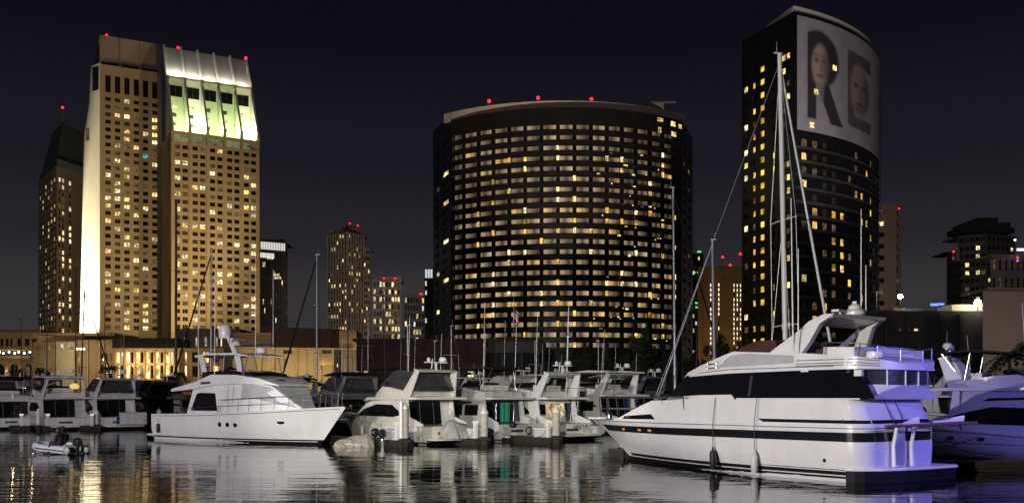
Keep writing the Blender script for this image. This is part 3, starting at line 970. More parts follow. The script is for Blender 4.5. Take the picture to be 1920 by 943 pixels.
# ------------------------------------------------------------------ far towers
def tower(label, pts, ytop, cols, rows_n, mat, pick, z_lo=GZ, frac=(.55, .5), name='far_tower', limit=140, depth=.5, group=None, fins=None):
    """pts: (px, Y) plan points left to right; flat roof; each face a facade"""
    Yr = pts[len(pts) // 2][1]
    zt_ = Z(ytop, Yr)
    t = thing(name, label, 'tower', (X(pts[0][0], pts[0][1]), pts[0][1], GZ), group=group, world_parts=True)
    xy = [(X(a, b), b) for a, b in pts]
    k = 0
    for (a, b), n_ in zip(zip(xy, xy[1:]), cols):
        ph = Path([a, b])
        st = (zt_ - z_lo) / rows_n
        rws = [(z_lo + st * (r_ + .5 - frac[1] / 2), z_lo + st * (r_ + .5 + frac[1] / 2)) for r_ in range(rows_n)]
        facade(t, ph, GZ, zt_, even(n_, ph.len * .03, ph.len * .97, frac[0]), rws, mat, pick, depth, limit=limit * (k + 1))
        k += 1
        if fins:
            m = MB()
            for q in range(n_ + 1):
                p = ph.pt(lerp(ph.len * .03, ph.len * .97, q / n_), 0, .25)
                m.box((p[0], p[1], (GZ + zt_) / 2), (fins[0], fins[0], zt_ - GZ))
            m.build('fin', fins[1], t)
    back = max(b for a, b in xy) + 18
    poly = xy + [(xy[-1][0], back), (xy[0][0], back)]
    MB().prism([(a, b, zt_) for a, b in poly], (0, 0, .8)).build('roof', mat, t)
    return t, zt_
W, PL, WH, AM = M['lit_warm'], M['lit_pale'], M['lit_white'], M['lit_amber']
t, zt_ = tower('slim black glass tower with white lit fins round its top', [(488, 600), (532, 600), (538, 612)], 452, [14, 2], 17, M['marrwall'], picker(.07, [PL, WH], .02, 41), frac=(.9, .55), fins=(.5, M['greywall']))
m = MB()
for k in range(15):
    p = P(490 + k * 3.1, 460 + k * .25, 599.3)
    m.box((p.x, p.y, p.z), (.55, .3, 4.6))
for k in range(11):
    p = P(489 + k * 2.4, 475 + k * .2, 599.3)
    m.box((p.x, p.y, p.z - 1), (.5, .3, 3.0))
m.build('lit_fin', glow('fin_light', (1, .98, .9), .9, var=False), t)
for k, (px_, y0, Yk) in enumerate(((507, 484, 0), (519, 515, 0), (521, 521, 0))):
    pane(Path([(X(488, 600), 600), (X(532, 600), 600)]), (px_ - 488) * .33, Z(y0, 600), 4.5, 1.4, PL, t, .06, 'lit_floor')
q = P(513, 452, 604); beacon(t, q, .7)
# stepped residential tower
t, zt_ = tower('tall brown apartment tower with pale vertical ribs', [(614, 650), (652, 640), (682, 652)], 436, [7, 6], 27, M['farwall'], picker(.20, [W, PL, W], .15, 42), frac=(.6, .55), fins=(.9, M['fin']))
c0 = P(652, 436, 646)
m = MB()
m.box((c0.x + 1, c0.y + 10, c0.z + 1.6), (13, 13, 5), .2)
m.box((c0.x + 1, c0.y + 10, c0.z + 4.6), (8, 8, 2.4), .2)
m.build('penthouse', M['farwall'], t)
m = MB()
m.box((P(633, 432, 645).x, 655, Z(433, 645)), (13, 10, 2.2))
m.build('parapet_band', M['fin'], t)
for px_, py_ in ((656, 419), (671, 423)): beacon(t, P(px_, py_, 648), .55)
t, zt_ = tower('rounded balcony apartment tower beside the ribbed one', [(682, 665), (694, 668)], 468, [3], 24, M['fin'], picker(.22, [W, PL], .2, 43), frac=(.7, .5))
t, zt_ = tower('pale mid height apartment block with wide balcony bands', [(698, 640), (752, 644)], 527, [9], 16, M['fin'], picker(.34, [W, PL, PL], .35, 44), frac=(.62, .62))
m = MB(); q = P(731, 527, 642); m.box((q.x, q.y + 6, q.z + 1.4), (16, 8, 3.5)); m.build('penthouse', M['fin'], t)
for px_ in (720, 741): beacon(t, P(px_, 522, 642), .5)
t, zt_ = tower('low grey apartment block with thin pale frames', [(757, 620), (797, 624)], 556, [7], 13, M['greywall'], picker(.3, [W, PL, WH], .2, 45), frac=(.6, .6))
for px_ in (788, 791): beacon(t, P(px_, 551, 622), .45)
t, zt_ = tower('thin dark tower with white lit top beside the curved hotel', [(796, 560), (815, 562)], 506, [4], 14, M['marrwall'], picker(.16, [WH, PL], .02, 46), frac=(.7, .5))
m = MB()
for k in range(3):
    q = P(799 + k * 5, 513, 559); m.box((q.x, q.y, q.z), (1.1, .3, 5))
m.build('lit_crown', glow('crown_light', (.85, .95, 1), .7, var=False), t)
# green edged tower and tan convention hotel
t, zt_ = tower('dark slim tower with green light bands', [(1297, 520), (1319, 522)], 478, [4], 20, M['marrwall'], picker(.10, [WH, PL], .03, 47), frac=(.7, .5))
for py_, w_ in ((472, 7), (511, 17), (568, 15), (576, 14)):
    q = P(1311, py_, 519); MB().box((q.x, q.y, q.z), (w_ / F * 520, .3, .7), .05).build('green_light', M['led_green'], t)
q = P(1306, 473, 519); MB().tube([(q.x, q.y, zt_), (q.x, q.y, q.z + 1.5)], .3).build('mast', M['steel'], t)
q = P(1318, 556, 518); beacon(t, q, .8)
t = thing('far_tower', 'warm tan slab tower with columns of tiny lit slots', 'tower', (X(1355, 470), 470, GZ), world_parts=True)
ph = pxpath([(1308, 470), (1352, 466), (1396, 470)])
zt_ = Z(503, 468)
cs = []
for px_ in (1331, 1345, 1375, 1381.5, 1388):
    s_ = (px_ - 1308) / 88 * ph.len
    cs.append((s_ - .28, s_ + .28))
st = 4.6 / F * 468 * 2
rws = [(zt_ - 7.5 - k * 2.35 - 1.45, zt_ - 7.5 - k * 2.35) for k in range(24)][::-1]
rgq = random.Random(5)
facade(t, ph, GZ, zt_, cs, rws, M['fartan'], lambda i, j: M['slotlit'] if rgq.random() < .85 else M['glass'], .3, limit=200) if M.setdefault('slotlit', glow('slot_light', (1, .85, .6), 1.4, var=False)) else None
MB().prism([(X(1308, 470), 470, zt_), (X(1352, 466), 466, zt_), (X(1396, 470), 470, zt_), (X(1390, 490), 490, zt_), (X(1315, 490), 490, zt_)], (0, 0, 1)).build('roof', M['fartan'], t)
m = MB()
for px_ in (1310, 1319, 1338, 1350, 1358, 1367, 1394):
    q = ph.pt((px_ - 1308) / 88 * ph.len, 0, .3)
    m.box((q[0], q[1], (GZ + zt_ - 6) / 2), (.8, .6, zt_ - 6 - GZ))
m.build('rib', M['fartan'], t)
for px_, py_ in ((1355, 482), (1369, 497), (1388, 476), (1393, 479)):
    q = P(px_, py_, 470); MB().tube([(q.x, q.y, zt_), q], .15).build('beacon_post', M['steel'], t); beacon(t, q, .6)
lamp('base_uplight', t, 'SPOT', (X(1355, 430), 430, 8), 15000, (1, .66, .26), (X(1355, 468), 468, 30), 90, .7, .5)
# tan tower right of the banner tower
t, zt_ = tower('plain tan tower with a stack of dark balconies down one edge', [(1640, 420), (1662, 420), (1680, 421), (1690, 424)], 388, [1, 0, 1], 17, M['tanwall'], picker(.10, [PL, W], .05, 48), frac=(.7, .42), depth=1.2)
beacon(t, P(1686, 391, 422), .35)
# dark domed tower group
t, zt_ = tower('dark apartment tower with stepped rounded top', [(1797, 520), (1850, 512), (1904, 522)], 440, [5, 6], 20, M['greywall'], picker(.14, [W, W, PL], .2, 49), frac=(.72, .5), depth=1.0)
m = MB()
for (a_, b_, y0, y1) in ((1799, 1902, 440, 430), (1810, 1895, 430, 420), (1834, 1872, 420, 411)):
    p0, p1 = P(a_, y0, 520), P(b_, y1, 520)
    m.bx(p0.x, p1.x, 520, 535, p0.z + .9, p1.z + .9)
m.build('stepped_top', M['darkwall'], t)
m = MB(); q = P(1796, 455, 511); m.tube([(q.x, q.y, Z(490, 511)), q], 1.3, 6, .2); m.build('spire', M['fin'], t)
t, zt_ = tower('low dark block left of the stepped tower', [(1775, 515), (1800, 514)], 474, [3], 15, M['darkwall'], picker(.06, [W], .1, 50), frac=(.6, .5))
beacon(t, P(1788, 472, 514), .5)
t, zt_ = tower('grey terraced apartment block with lit balconies', [(1858, 400), (1930, 404)], 482, [6], 8, M['greywall'], picker(.22, [AM, W], .25, 51), frac=(.66, .6), depth=1.4)
q = P(1918, 468, 399); MB().box((q.x, q.y, q.z), (5, .3, 1)).build('lit_sign', M['sign_white'], t)
beacon(t, P(1908, 483, 399), .5); beacon(t, P(1908, 489, 399), .4, 'blue_lamp', M['led_blue'])
q = P(1903, 450, 399); beacon(t, q, .4, 'roof_lamp', M['bulb_warm'])

# ------------------------------------------------------------------ low waterfront buildings
def lowthing(name, label, px, Y): return thing(name, label, 'building', (X(px, Y), Y, GZ), world_parts=True)
def facefront(parent, px0, px1, Y, yt, yb, cols, rows, mat, pick, depth=.5, Y1=None, name='wall', limit=120, wname='window'):
    """cols in pixels, rows in pixels (top, bottom), both at this distance"""
    Y1 = Y1 or Y
    ph = pxpath([(px0, Y), (px1, Y1)])
    sc = ph.len / (px1 - px0)
    cs = [((a - px0) * sc, (b - px0) * sc) for a, b in cols]
    rs = sorted([(Z(b, Y), Z(a, Y)) for a, b in rows])
    facade(parent, ph, Z(yb, Y), Z(yt, Y), cs, rs, mat, pick, depth, name, limit, wname=wname)
    return ph
def slabroof(parent, px0, px1, Y, yt, dep, mat, over=0.0, thick=.6, name='roof'):
    MB().bx(X(px0, Y) - over, X(px1, Y) + over, Y - over, Y + dep, Z(yt, Y), Z(yt, Y) + thick).build(name, mat, parent)
def walllight(parent, px, py, Y, power, col=(1, .66, .3), off=2.2, bulb=True):
    q = P(px, py, Y - off)
    if bulb:
        MB().ball(q, .16, 8, 5).build('wall_lamp', M['bulb_warm'], parent)
    lamp('wall_light', parent, 'POINT', (q.x, q.y - .3, q.z), power, col, radius=.2)
# arcade building
ar = lowthing('arcade_building', 'ochre waterfront building with arches and a terrace of bulbs', 40, 285)
facefront(ar, -40, 78, 285, 622, 656, [(-30, -24), (-15, -9), (0, 6), (10, 16), (19, 23), (32, 41), (46, 55), (60, 68)], [(635, 649)], M['stucco'], lambda i, j: M['glass'])
MB().bx(X(-40, 285), X(62, 285), 281, 285.5, Z(658, 285), Z(655.6, 285)).build('cornice', M['stucco_pale'], ar)
MB().bx(X(-40, 283), X(62, 283), 280.5, 284.9, Z(673, 285), Z(668, 285)).build('cornice', M['stucco_pale'], ar)
for k in range(9):
    q = P(-22 + k * 9.5 + (k % 3), 660 + (k % 2) * 2, 281)
    MB().ball(q, .28, 8, 5).build('terrace_bulb', M['bulb_warm'], ar)
m = MB()
for k in range(4):
    a_, b_ = X(-40 + k * 26, 283), X(-40 + k * 26 + 26, 283)
    r_ = (b_ - a_) / 2 - .45
    zc = Z(692, 283)
    cx_ = (a_ + b_) / 2
    top_ = Z(673.2, 283)
    N_ = 10
    for j in range(N_):
        t0, t1 = math.pi * (1 - j / N_), math.pi * (1 - (j + 1) / N_)
        x0, z0, x1, z1 = cx_ + r_ * math.cos(t0), zc + r_ * math.sin(t0), cx_ + r_ * math.cos(t1), zc + r_ * math.sin(t1)
        m.prism([(x0, 283, z0), (x1, 283, z1), (x1, 283, top_), (x0, 283, top_)], (0, .8, 0))
    m.bx(a_ - .001, a_ + .45, 283, 283.8, GZ, top_)
    m.bx(b_ - .45, b_ + .001, 283, 283.8, GZ, top_)
m.build('arch', M['stucco'], ar)
facefront(ar, -40, 68, 286.5, 668, 740, [(-30, -24), (8, 20), (44, 56)], [(686, 704)], M['darkwall'], lambda i, j: M['dim'])
slabroof(ar, -40, 78, 285.2, 622, 40, M['terracotta'], .4)
for px_ in (12, 38): walllight(ar, px_, 699, 283, 90, (1, .72, .3), .5)
walllight(ar, 25, 652, 281, 170, off=3, bulb=False); walllight(ar, 62, 650, 281, 130, off=4, bulb=False)
# annexe with white lit panel
an = lowthing('annexe_building', 'square ochre annexe with a bright white end panel', 110, 275)
facefront(an, 62, 105, 275, 641, 740, [(66 + k * 4.2, 67.6 + k * 4.2) for k in range(9)], [(647, 656)], M['stucco'], picker(.2, [M['lit_warm']], .4, 61))
facefront(an, 105, 140, 274, 640, 740, [(113, 119), (127, 131), (133, 137)], [(645, 655)], M['stucco_pale'], lambda i, j: M['slot'])
facefront(an, 140, 214, 276, 637, 740, [(146, 150), (190, 194), (198, 202), (206, 210)], [(662, 676), (684, 700)], M['stucco'], picker(.3, [M['lit_warm']], .4, 71))
for px_ in (141, 164, 186, 213): MB().bx(X(px_, 275.6), X(px_ + 1.8, 275.6), 275.3, 275.95, GZ, Z(637.5, 276)).build('pilaster', M['stucco_pale'], an)
slabroof(an, 60, 214, 276.4, 629, 18, M['stucco'], thick=.8)
MB().bx(X(75, 280), X(160, 280), 279, 290, Z(640, 280), Z(628.5, 280)).build('upper_storey', M['stucco'], an)
for px_, pw in ((84, 130), (122, 2200), (165, 330), (200, 200)): walllight(an, px_, 668, 270, pw, (1, .86, .62) if px_ == 122 else (1, .62, .25), 6, bulb=False)
q = P(152, 654, 268)
for k in range(3): MB().ball((q.x + k * .9 - 1, q.y, q.z), .3, 8, 5).build('flood_bulb', M['bulb_warm'], an)
# two storey glowing colonnade
co = lowthing('colonnade_building', 'two storey ochre colonnade with glowing bays', 270, 262)
bays = [(217.5 + k * 18.6, 217.5 + k * 18.6 + 14) for k in range(6)]
ph = pxpath([(214, 262), (340, 262)])
cs = []
for a_, b_ in bays:
    md = a_ + 7.2
    cs += [(a_, md), (md + 1.6, b_)]
facefront(co, 214, 336, 262, 656, 740, cs, [(660, 680), (685, 709)], M['stucco_pale'], lambda i, j: (M['arcade'] if i % 2 == 0 else (M['slot'] if (i * 7 + j * 3) % 5 == 0 else M['glass'])) , .7)
MB().bx(X(213, 261), X(420, 261), 260.6, 262.3, Z(656, 262), Z(653, 262)).build('cornice', M['stucco_pale'], co)
MB().bx(X(213, 266), X(336, 266), 265, 285, Z(653, 266), Z(634, 266)).build('roof_storey', M['darkwall'], co)
for k in range(7):
    MB().bx(X(214.2 + k * 18.6, 261.7), X(216.6 + k * 18.6, 261.7), 261.3, 262.2, GZ, Z(656.2, 262)).build('pilaster', M['stucco'], co)
for k in range(5): walllight(co, 226 + k * 23, 683, 262, 420, (1, .68, .28), 3.4, bulb=False)
facefront(co, 336, 420, 264, 656, 740, [(346, 350), (360, 371), (380, 391), (400, 411)], [(660, 679), (686, 706)], M['stucco'], lambda i, j: M['arcade'] if i == 0 or (i + j) % 3 == 0 else M['glass'], .6)
walllight(co, 385, 690, 262, 280, (1, .62, .25), 4, bulb=False)
sl_ = lowthing('ballroom_building', 'pale ballroom block with tall glowing slot windows', 375, 275)
facefront(sl_, 330, 450, 275, 620, 700, [(344, 349), (366, 370), (383, 388), (404, 408), (413, 416)], [(632, 649)], M['stone_dim'], lambda i, j: M['slot'], .7)
slabroof(sl_, 330, 450, 275.2, 620, 25, M['stone_dim'])
# restaurant
re = lowthing('restaurant_building', 'cream restaurant with deep brown roof and square corner turret', 560, 232)
facefront(re, 436, 626, 232, 652, 740, [(531, 548), (604, 622)], [(656, 663)], M['stucco_pale'], lambda i, j: M['glass_dim'], .3)
m = MB()
for px_ in (480, 497, 529, 556, 572, 600):
    m.bx(X(px_, 231.8), X(px_ + 2.2, 231.8), 231.4, 231.95, GZ, Z(652.4, 232))
m.build('pilaster', M['stucco_pale'], re)
MB().prism([P(436, 652, 230.5), P(684, 655, 230.5), P(684, 653, 230.5), P(436, 650, 230.5)], (0, 3, 0)).build('eave', M['stucco_pale'], re)
MB().prism([P(490, 650.2, 234), P(640, 652, 234), P(640, 617, 240), P(490, 612, 240)], (0, 9, 0)).build('roof', M['terracotta'], re)
MB().prism([P(436, 650, 233.5), P(509, 650.4, 233.5), P(509, 624, 233.5), P(436, 624, 233.5)], (0, 6, 0)).build('roof_block', M['stucco'], re)
MB().prism([P(636, 655, 231.5), P(668, 656, 231.5), P(668, 620, 231.5), P(636, 620, 231.5)], (0, 8, 0)).build('turret', M['stucco'], re)
MB().prism([P(599, 684, 226), P(626, 682, 226), P(626, 662, 226), P(599, 663, 226)], (0, .4, 0)).build('awning_sign', M['stucco_pale'], re)
m = MB()
for px_ in (602, 624): m.tube([P(px_, 740, 226.2), P(px_, 684, 226.2)], .12)
m.build('sign_post', M['steel'], re)
facefront(re, 640, 681, 233, 655.5, 740, [(661, 661.4)], [(662, 700)], M['canvas_tan'], lambda i, j: M['glass'], .2)
for px_, pw in ((470, 620), (515, 640), (565, 680), (605, 480)): walllight(re, px_, 700, 232, pw, (1, .70, .34), 7, bulb=False)
walllight(re, 652, 668, 232, 260, (1, .6, .25), 9, bulb=False)
walllight(re, 480, 640, 232, 160, (1, .6, .25), 6, bulb=False)
walllight(re, 662, 700, 232, 260, (1, .9, .6), 6, bulb=False)
for px_ in (672, 676):
    q = P(px_, 643 + (676 - px_) * .8, 229); MB().tube([(q.x - .5, q.y, q.z - .25), (q.x + .5, q.y, q.z)], .14).build('spot_lamp', M['bulb_warm'], re)
# dark maroon hall and pavilion in front of the curved hotel
ha = lowthing('marina_hall', 'long low maroon marina hall lying in darkness', 780, 205)
facefront(ha, 668, 905, 205, 640, 745, [], [], M['maroonwall'], lambda i, j: None, .4)
slabroof(ha, 664, 908, 205.2, 640, 20, M['maroonwall'], .3)
MB().bx(X(690, 196), X(905, 196), 195.5, 197, Z(691, 196), Z(681, 196)).build('canopy', M['maroonwall'], ha)
for py_ in (695.5, 704.5):
    q = P(883, py_, 195); MB().box((q.x, q.y, q.z), (1.25, .15, .36)).build('lit_sign', M['sign_yellow'], ha)
pv = lowthing('pavilion', 'round grey roofed pavilion with flagpole before the black hotel', 960, 225)
c_ = Vector((X(960, 232), 232))
MB().lathe((c_.x, c_.y, 0), [(8.2, Z(661, 225)), (8.4, Z(648, 225)), (8.2, Z(640, 225)), (6.2, Z(631, 225)), (1.5, Z(628, 225))], 24).build('roof', M['greywall'], pv, 40)
m = MB()
for k in range(10):
    a_ = 2 * math.pi * k / 10
    m.tube([(c_.x + 7.6 * math.cos(a_), c_.y + 7.6 * math.sin(a_), GZ), (c_.x + 7.6 * math.cos(a_), c_.y + 7.6 * math.sin(a_), Z(660, 225))], .25)
m.build('column', M['greywall'], pv)
MB().lathe((c_.x, c_.y, 0), [(5.5, GZ), (5.5, Z(661, 225))], 16).build('drum', M['darkwall'], pv)
fp_ = thing('flagpole', 'flagpole with limp striped flag on the pavilion', 'flagpole', (X(963, 224), 224, GZ), world_parts=True)
MB().tube([(X(963, 224), 224, Z(629, 224)), (X(963, 224), 224, Z(556, 224))], .09, 6, .05).build('pole', M['whitemast'], fp_)
MB().tube([(X(963, 224), 224, GZ), (X(963, 224), 224, Z(629, 224))], .11).build('pole_base', M['steel'], fp_)
for k in range(7):
    fm = paint('flag_red', (.5, .03, .04), .9) if k == 0 and 'flag_red' not in M else M.get('flag_red')
    if k == 0: M['flag_red'] = fm; M['flag_white'] = paint('flag_white', (.75, .72, .68), .9)
    x0 = X(963.5, 224) + .08
    z0 = Z(575, 224)
    m = MB()
    pts = []
    for j in range(5):
        u_ = j / 4
        xx = x0 + u_ * .95
        zz = z0 - k * .42 - u_ * 1.1 - (.05 if k == 0 else 0)
        yy = 224 + .12 * math.sin(u_ * 7 + k * .4)
        pts.append((xx, yy, zz))
    for j in range(4):
        a_, b_ = pts[j], pts[j + 1]
        m.prism([a_, b_, (b_[0], b_[1], b_[2] - .42), (a_[0], a_[1], a_[2] - .42)], (0, .02, 0))
    m.build('flag_stripe', M['flag_red'] if k % 2 == 0 else M['flag_white'], fp_)
MB().prism([(X(963.5, 224) + .1, 223.85, Z(575, 224) + .02), (X(963.5, 224) + .5, 223.85, Z(575, 224) - .42), (X(963.5, 224) + .5, 223.85, Z(575, 224) - 1.9), (X(963.5, 224) + .1, 223.85, Z(575, 224) - 1.5)], (0, .02, 0)).build('flag_canton', paint('flag_blue', (.02, .03, .16), .9), fp_)
lamp('flag_light', fp_, 'SPOT', (X(963, 224) + .5, 219, Z(640, 224)), 900, (1, .9, .75), (X(965, 224), 224, Z(585, 224)), 40, .4, .1)
# convention hall on the far shore and its tan wing
cv = lowthing('convention_hall', 'long dark convention hall with lamp posts on its roof', 1735, 205)
facefront(cv, 1628, 1846, 205, 588, 745, [(1686, 1691), (1704, 1706), (1714, 1722)], [(616, 620)], M['darkwall'], lambda i, j: M['dim'] if i < 2 else M['lit_warm'], .3)
slabroof(cv, 1628, 1846, 205.2, 588, 60, M['darkwall'])
m = MB()
for px_ in (1660, 1700, 1765, 1800): m.bx(X(px_, 204), X(px_ + 5, 204), 204.2, 205, GZ, Z(588.5, 205))
m.build('buttress', M['darkwall'], cv)
MB().bx(X(1674, 207), X(1697, 207), 207, 214, Z(588, 205) + .61, Z(577, 207)).build('roof_box', M['fartan'], cv)
MB().bx(X(1697.5, 207), X(1735, 207), 208, 214, Z(588, 205) + .61, Z(577, 207)).build('roof_box', M['greywall'], cv)
MB().bx(X(1784, 207), X(1842, 207), 207, 214, Z(588, 205) + .61, Z(571, 207)).build('roof_box', M['stucco_pale'], cv)
m = MB(); q = P(1752, 571, 207); m.box((q.x, q.y, q.z), (1.6, .2, .5)); q = P(1764, 570, 207); m.box((q.x, q.y, q.z), (1.4, .2, .4)); m.build('blue_sign', M['led_blue'], cv)
tw = lowthing('tan_hall', 'blank tan wall of a hall catching street light', 1890, 175)
facefront(tw, 1843, 2000, 175, 546, 745, [], [], M['tanwall'], lambda i, j: None)
slabroof(tw, 1850, 2000, 176, 546, 10, M['tanwall'])
MB().prism([(X(1843, 175), 175.05, GZ), (X(1900, 175), 175.05, GZ), (X(1900, 203), 203, GZ), (X(1845, 203), 203, GZ)], (0, 0, Z(546.3, 175) - GZ)).build('side_wall', M['tanwall'], tw)
def street_lamp(px, py, Y, zb_, power, label, col=(.92, 1, .9), r=.5):
    q = P(px, py, Y)
    t = thing('street_lamp', label, 'street lamp', (q.x, q.y, zb_), world_parts=True)
    MB().tube([(q.x, q.y, zb_), (q.x, q.y, q.z - .2)], .11).build('post', M['steel'], t)
    MB().ball(q, r, 10, 7).build('bulb', M['bulb'], t)
    MB().lathe((q.x, q.y, q.z), [(.12, -.45), (.2, -.35), (.1, -.25)], 8).build('collar', M['steel'], t)
    if power: lamp('lamp_light', t, 'POINT', (q.x, q.y, q.z + .6), power, col, radius=.3)
zr = Z(588, 205) + .65
street_lamp(1688, 556, 206.5, zr, 900, 'bright white lamp on the tan box of the convention hall roof')
street_lamp(1825, 549, 216, zr, 900, 'smaller white lamp on the hall roof behind the brightest one', r=.35)
street_lamp(1833, 567, 204, zr - .7, 1300, 'brightest white lamp at the corner of the dark hall', r=.65)
street_lamp(1968, 690, 150, 2.26, 5000, 'unseen lamp added by the waterfront path to light the blank tan wall', (1, .85, .7))  # lamp outside the view, added to lift the tan wall
# unseen lamps behind the camera that light the boats
def unseen_lamp(x, y, z, power, col, label, cap, aim=None):
    t = thing('unseen_lamp_behind_camera', label, 'street lamp', (x, y, 1.2), world_parts=True)
    MB().tube([(x, y, 1.2), (x, y, z - .35)], .09, 8, .06).build('post', M['steel'], t)
    MB().lathe((x, y, z), [(.05, -.35), (.22, -.25), (.24, .1), (.05, .2)], 10).build('lantern', M['steel'], t)
    MB().ball((x, y, z - .42), .14, 8, 5).build('bulb', cap, t)
    if aim: lamp('lamp_light', t, 'SPOT', (x, y, z - .75), power, col, aim[0], aim[1], .4, .25)
    else: lamp('lamp_light', t, 'POINT', (x, y, z - .75), power, col, radius=.25)
unseen_lamp(-32, -10, 10, 160000, (1.0, .95, .87), 'tall unseen lamp with neutral light before the pilothouse yacht', M['bulb'])
unseen_lamp(-6, -12, 9, 165000, (1.0, .97, .88), 'unseen hooded lamp added to brighten the middle slips', M['bulb'], ((-3.5, 62, 1.5), 23))  # added to brighten the sterns in the middle slips
unseen_lamp(-66, -10, 9, 105000, (.74, .66, 1.0), 'unseen violet lamp added to tint the boats on the outer slips', M['bulb'])  # added to give the outer boats their violet tint
blue_l = thing('added_blue_floodlight', 'unseen blue floodlight on a pole standing in for building light', 'floodlight', (25.5, 25.5, 0), world_parts=True)  # unseen pole lamp added in place of blue light from a building
MB().tube([(25.5, 25.5, -1), (25.5, 25.5, 6.1)], .1, 8).build('post', M['steel'], blue_l)
MB().box((25.5, 25.5, 6.2), (.5, .3, .25)).build('housing', M['steel'], blue_l)
lamp('blue_beam', blue_l, 'SPOT', (25.3, 25.8, 6.5), 8600, (.21, .18, 1.0), (14.2, 35.1, 1.4), 34, .6, .3)
lamp('blue_beam', blue_l, 'SPOT', (25.7, 25.8, 6.5), 8500, (.24, .21, 1.0), (26.5, 45, 2.0), 50, .6, .3)

# ------------------------------------------------------------------ trees and palms
def tree(px, Y, ytop, wpx, label, seed, group='dark trees on the shore'):
    rg = random.Random(seed)
    x, zt_ = X(px, Y), Z(ytop, Y)
    wd = wpx / F * Y / 2
    t = thing('tree', label, 'tree', (x, Y, GZ), group=group, world_parts=True)
    m = MB()
    hgt = zt_ - GZ
    m.tube([(x, Y, GZ), (x + .15, Y, GZ + hgt * .3), (x, Y, GZ + hgt * .6)], .3, 6, .12)
    for k in range(5):
        a_ = k * 1.3 + seed
        m.tube([(x, Y, GZ + hgt * (.28 + .05 * k)), (x + wd * .6 * math.cos(a_), Y + wd * .6 * math.sin(a_), GZ + hgt * (.5 + .07 * k))], .12, 5, .04)
    m.build('trunk', M['bark'], t)
    cl = [(rg.gauss(0, .42), rg.gauss(0, .42), rg.uniform(.32, .9), rg.uniform(.22, .42)) for _ in range(13)]
    c = MB()
    for _ in range(1500):
        cx_, cy_, cz_, r_ = rg.choice(cl)
        d_ = Vector((rg.gauss(0, 1), rg.gauss(0, 1), rg.gauss(0, 1))).normalized() * r_ * rg.random() ** .4
        p = Vector((x + (cx_ + d_.x) * wd, Y + (cy_ + d_.y) * wd, GZ + hgt * min(1.0, cz_ + d_.z * .35)))
        u = Vector((rg.gauss(0, 1), rg.gauss(0, 1), rg.gauss(0, 1))).normalized() * rg.uniform(.15, .34)
        v = u.cross(Vector((rg.gauss(0, 1), rg.gauss(0, 1), rg.gauss(0, 1)))).normalized() * rg.uniform(.10, .2)
        c.quad(p - u, p + v, p + u, p - v)
    c.build('crown', M['leaf'], t)
for k, (px, Y, yt, w_) in enumerate(((1098, 190, 640, 40), (1128, 195, 648, 44), (1165, 200, 655, 40), (1196, 175, 622, 36), (1212, 180, 603, 34), (1238, 185, 640, 44), (1262, 180, 668, 40), (1300, 185, 652, 36), (1335, 190, 640, 40), (1357, 180, 608, 46), (1390, 190, 630, 36), (1080, 200, 668, 36))):
    tree(px, Y, yt, w_, {4: 'tallest dark tree of the grove at the foot of the curved hotel', 3: 'second tallest dark tree beside the tallest one below the curved hotel', 9: 'tallest dark tree below the tan slot-lit tower'}.get(k, ['low rounded tree in the dark grove at the foot of the curved hotel', 'lower tree in the dark row below the tan slot-lit tower'][k in (7, 8, 10)]), k + 3, None if k in (3, 4, 9) else ['trees below the curved hotel', 'trees below the tan tower'][k in (7, 8, 10)])
for k, (px, Y, yt, w_, lb) in enumerate(((80, 190, 690, 50, 'low bushy tree in front of the ochre annexe'), (318, 180, 697, 40, 'shrubby tree at the corner of the glowing colonnade'), (1708, 165, 640, 50, 'tree standing against the dark convention hall'), (1790, 165, 648, 60, 'broad dark tree between hall corner and tan wall'), (560, 175, 703, 90, 'wide low shrub mass before the cream restaurant'), (460, 175, 700, 90, 'wide low shrub mass behind the pilothouse yacht'))):
    tree(px, Y, yt, w_, lb, k + 40, None)
def palm(px, Y, ytop, label, seed, size=2.6, group=None):
    rg = random.Random(seed)
    x, zt_ = X(px, Y), Z(ytop, Y)
    t = thing('palm_tree', label, 'palm', (x, Y, GZ), group=group, world_parts=True)
    MB().tube([(x, Y, GZ), (x + .1, Y, (GZ + zt_) / 2), (x, Y, zt_)], .28, 7, .2).build('trunk', M['bark'], t)
    for k in range(15):
        a_ = k * 2.4 + rg.random() * .5
        up_ = rg.uniform(-.1, .9)
        fr_ = MB()
        prev = None
        n_ = 9
        for j in range(n_ + 1):
            u_ = j / n_
            rr = size * u_
            zz = zt_ + size * (up_ * u_ * .9 - 1.0 * u_ ** 2.2)
            c = Vector((x + rr * math.cos(a_), Y + rr * math.sin(a_), zz))
            sd_ = Vector((-math.sin(a_), math.cos(a_), 0))
            if prev is not None:
                ln = .55 * math.sin(math.pi * min(1, .15 + u_ * .85)) + .08
                for s_ in (-1, 1):
                    e0 = prev + sd_ * s_ * ln + Vector((math.cos(a_) * .25, math.sin(a_) * .25, -.22))
                    fr_.quad(prev, prev.lerp(c, .6), e0 + (c - prev) * .35, e0)
                fr_.add([prev + sd_ * .03, prev - sd_ * .03, c - sd_ * .02, c + sd_ * .02], [(0, 1, 2, 3)])
            prev = c
        fr_.build('frond', M['leaf'], t)
palm(1892, 120, 668, 'palm with drooping fronds against the tan wall', 1, 3.6)
palm(1930, 112, 650, 'palm at the edge of the tan wall reaching out of view', 2, 3.8)
palm(690, 160, 694, 'small palm by the restaurant turret', 3, 2.4)
palm(655, 158, 702, 'stubby palm lit from below beside the restaurant sign', 4, 1.8)
palm(638, 157, 704, 'green-lit palm beside the restaurant sign post', 5, 1.5)
gl_ = thing('garden_lamp', 'bright green garden lamp in the planting by the restaurant', 'lamp', (X(632, 153), 153, 2.26), world_parts=True)
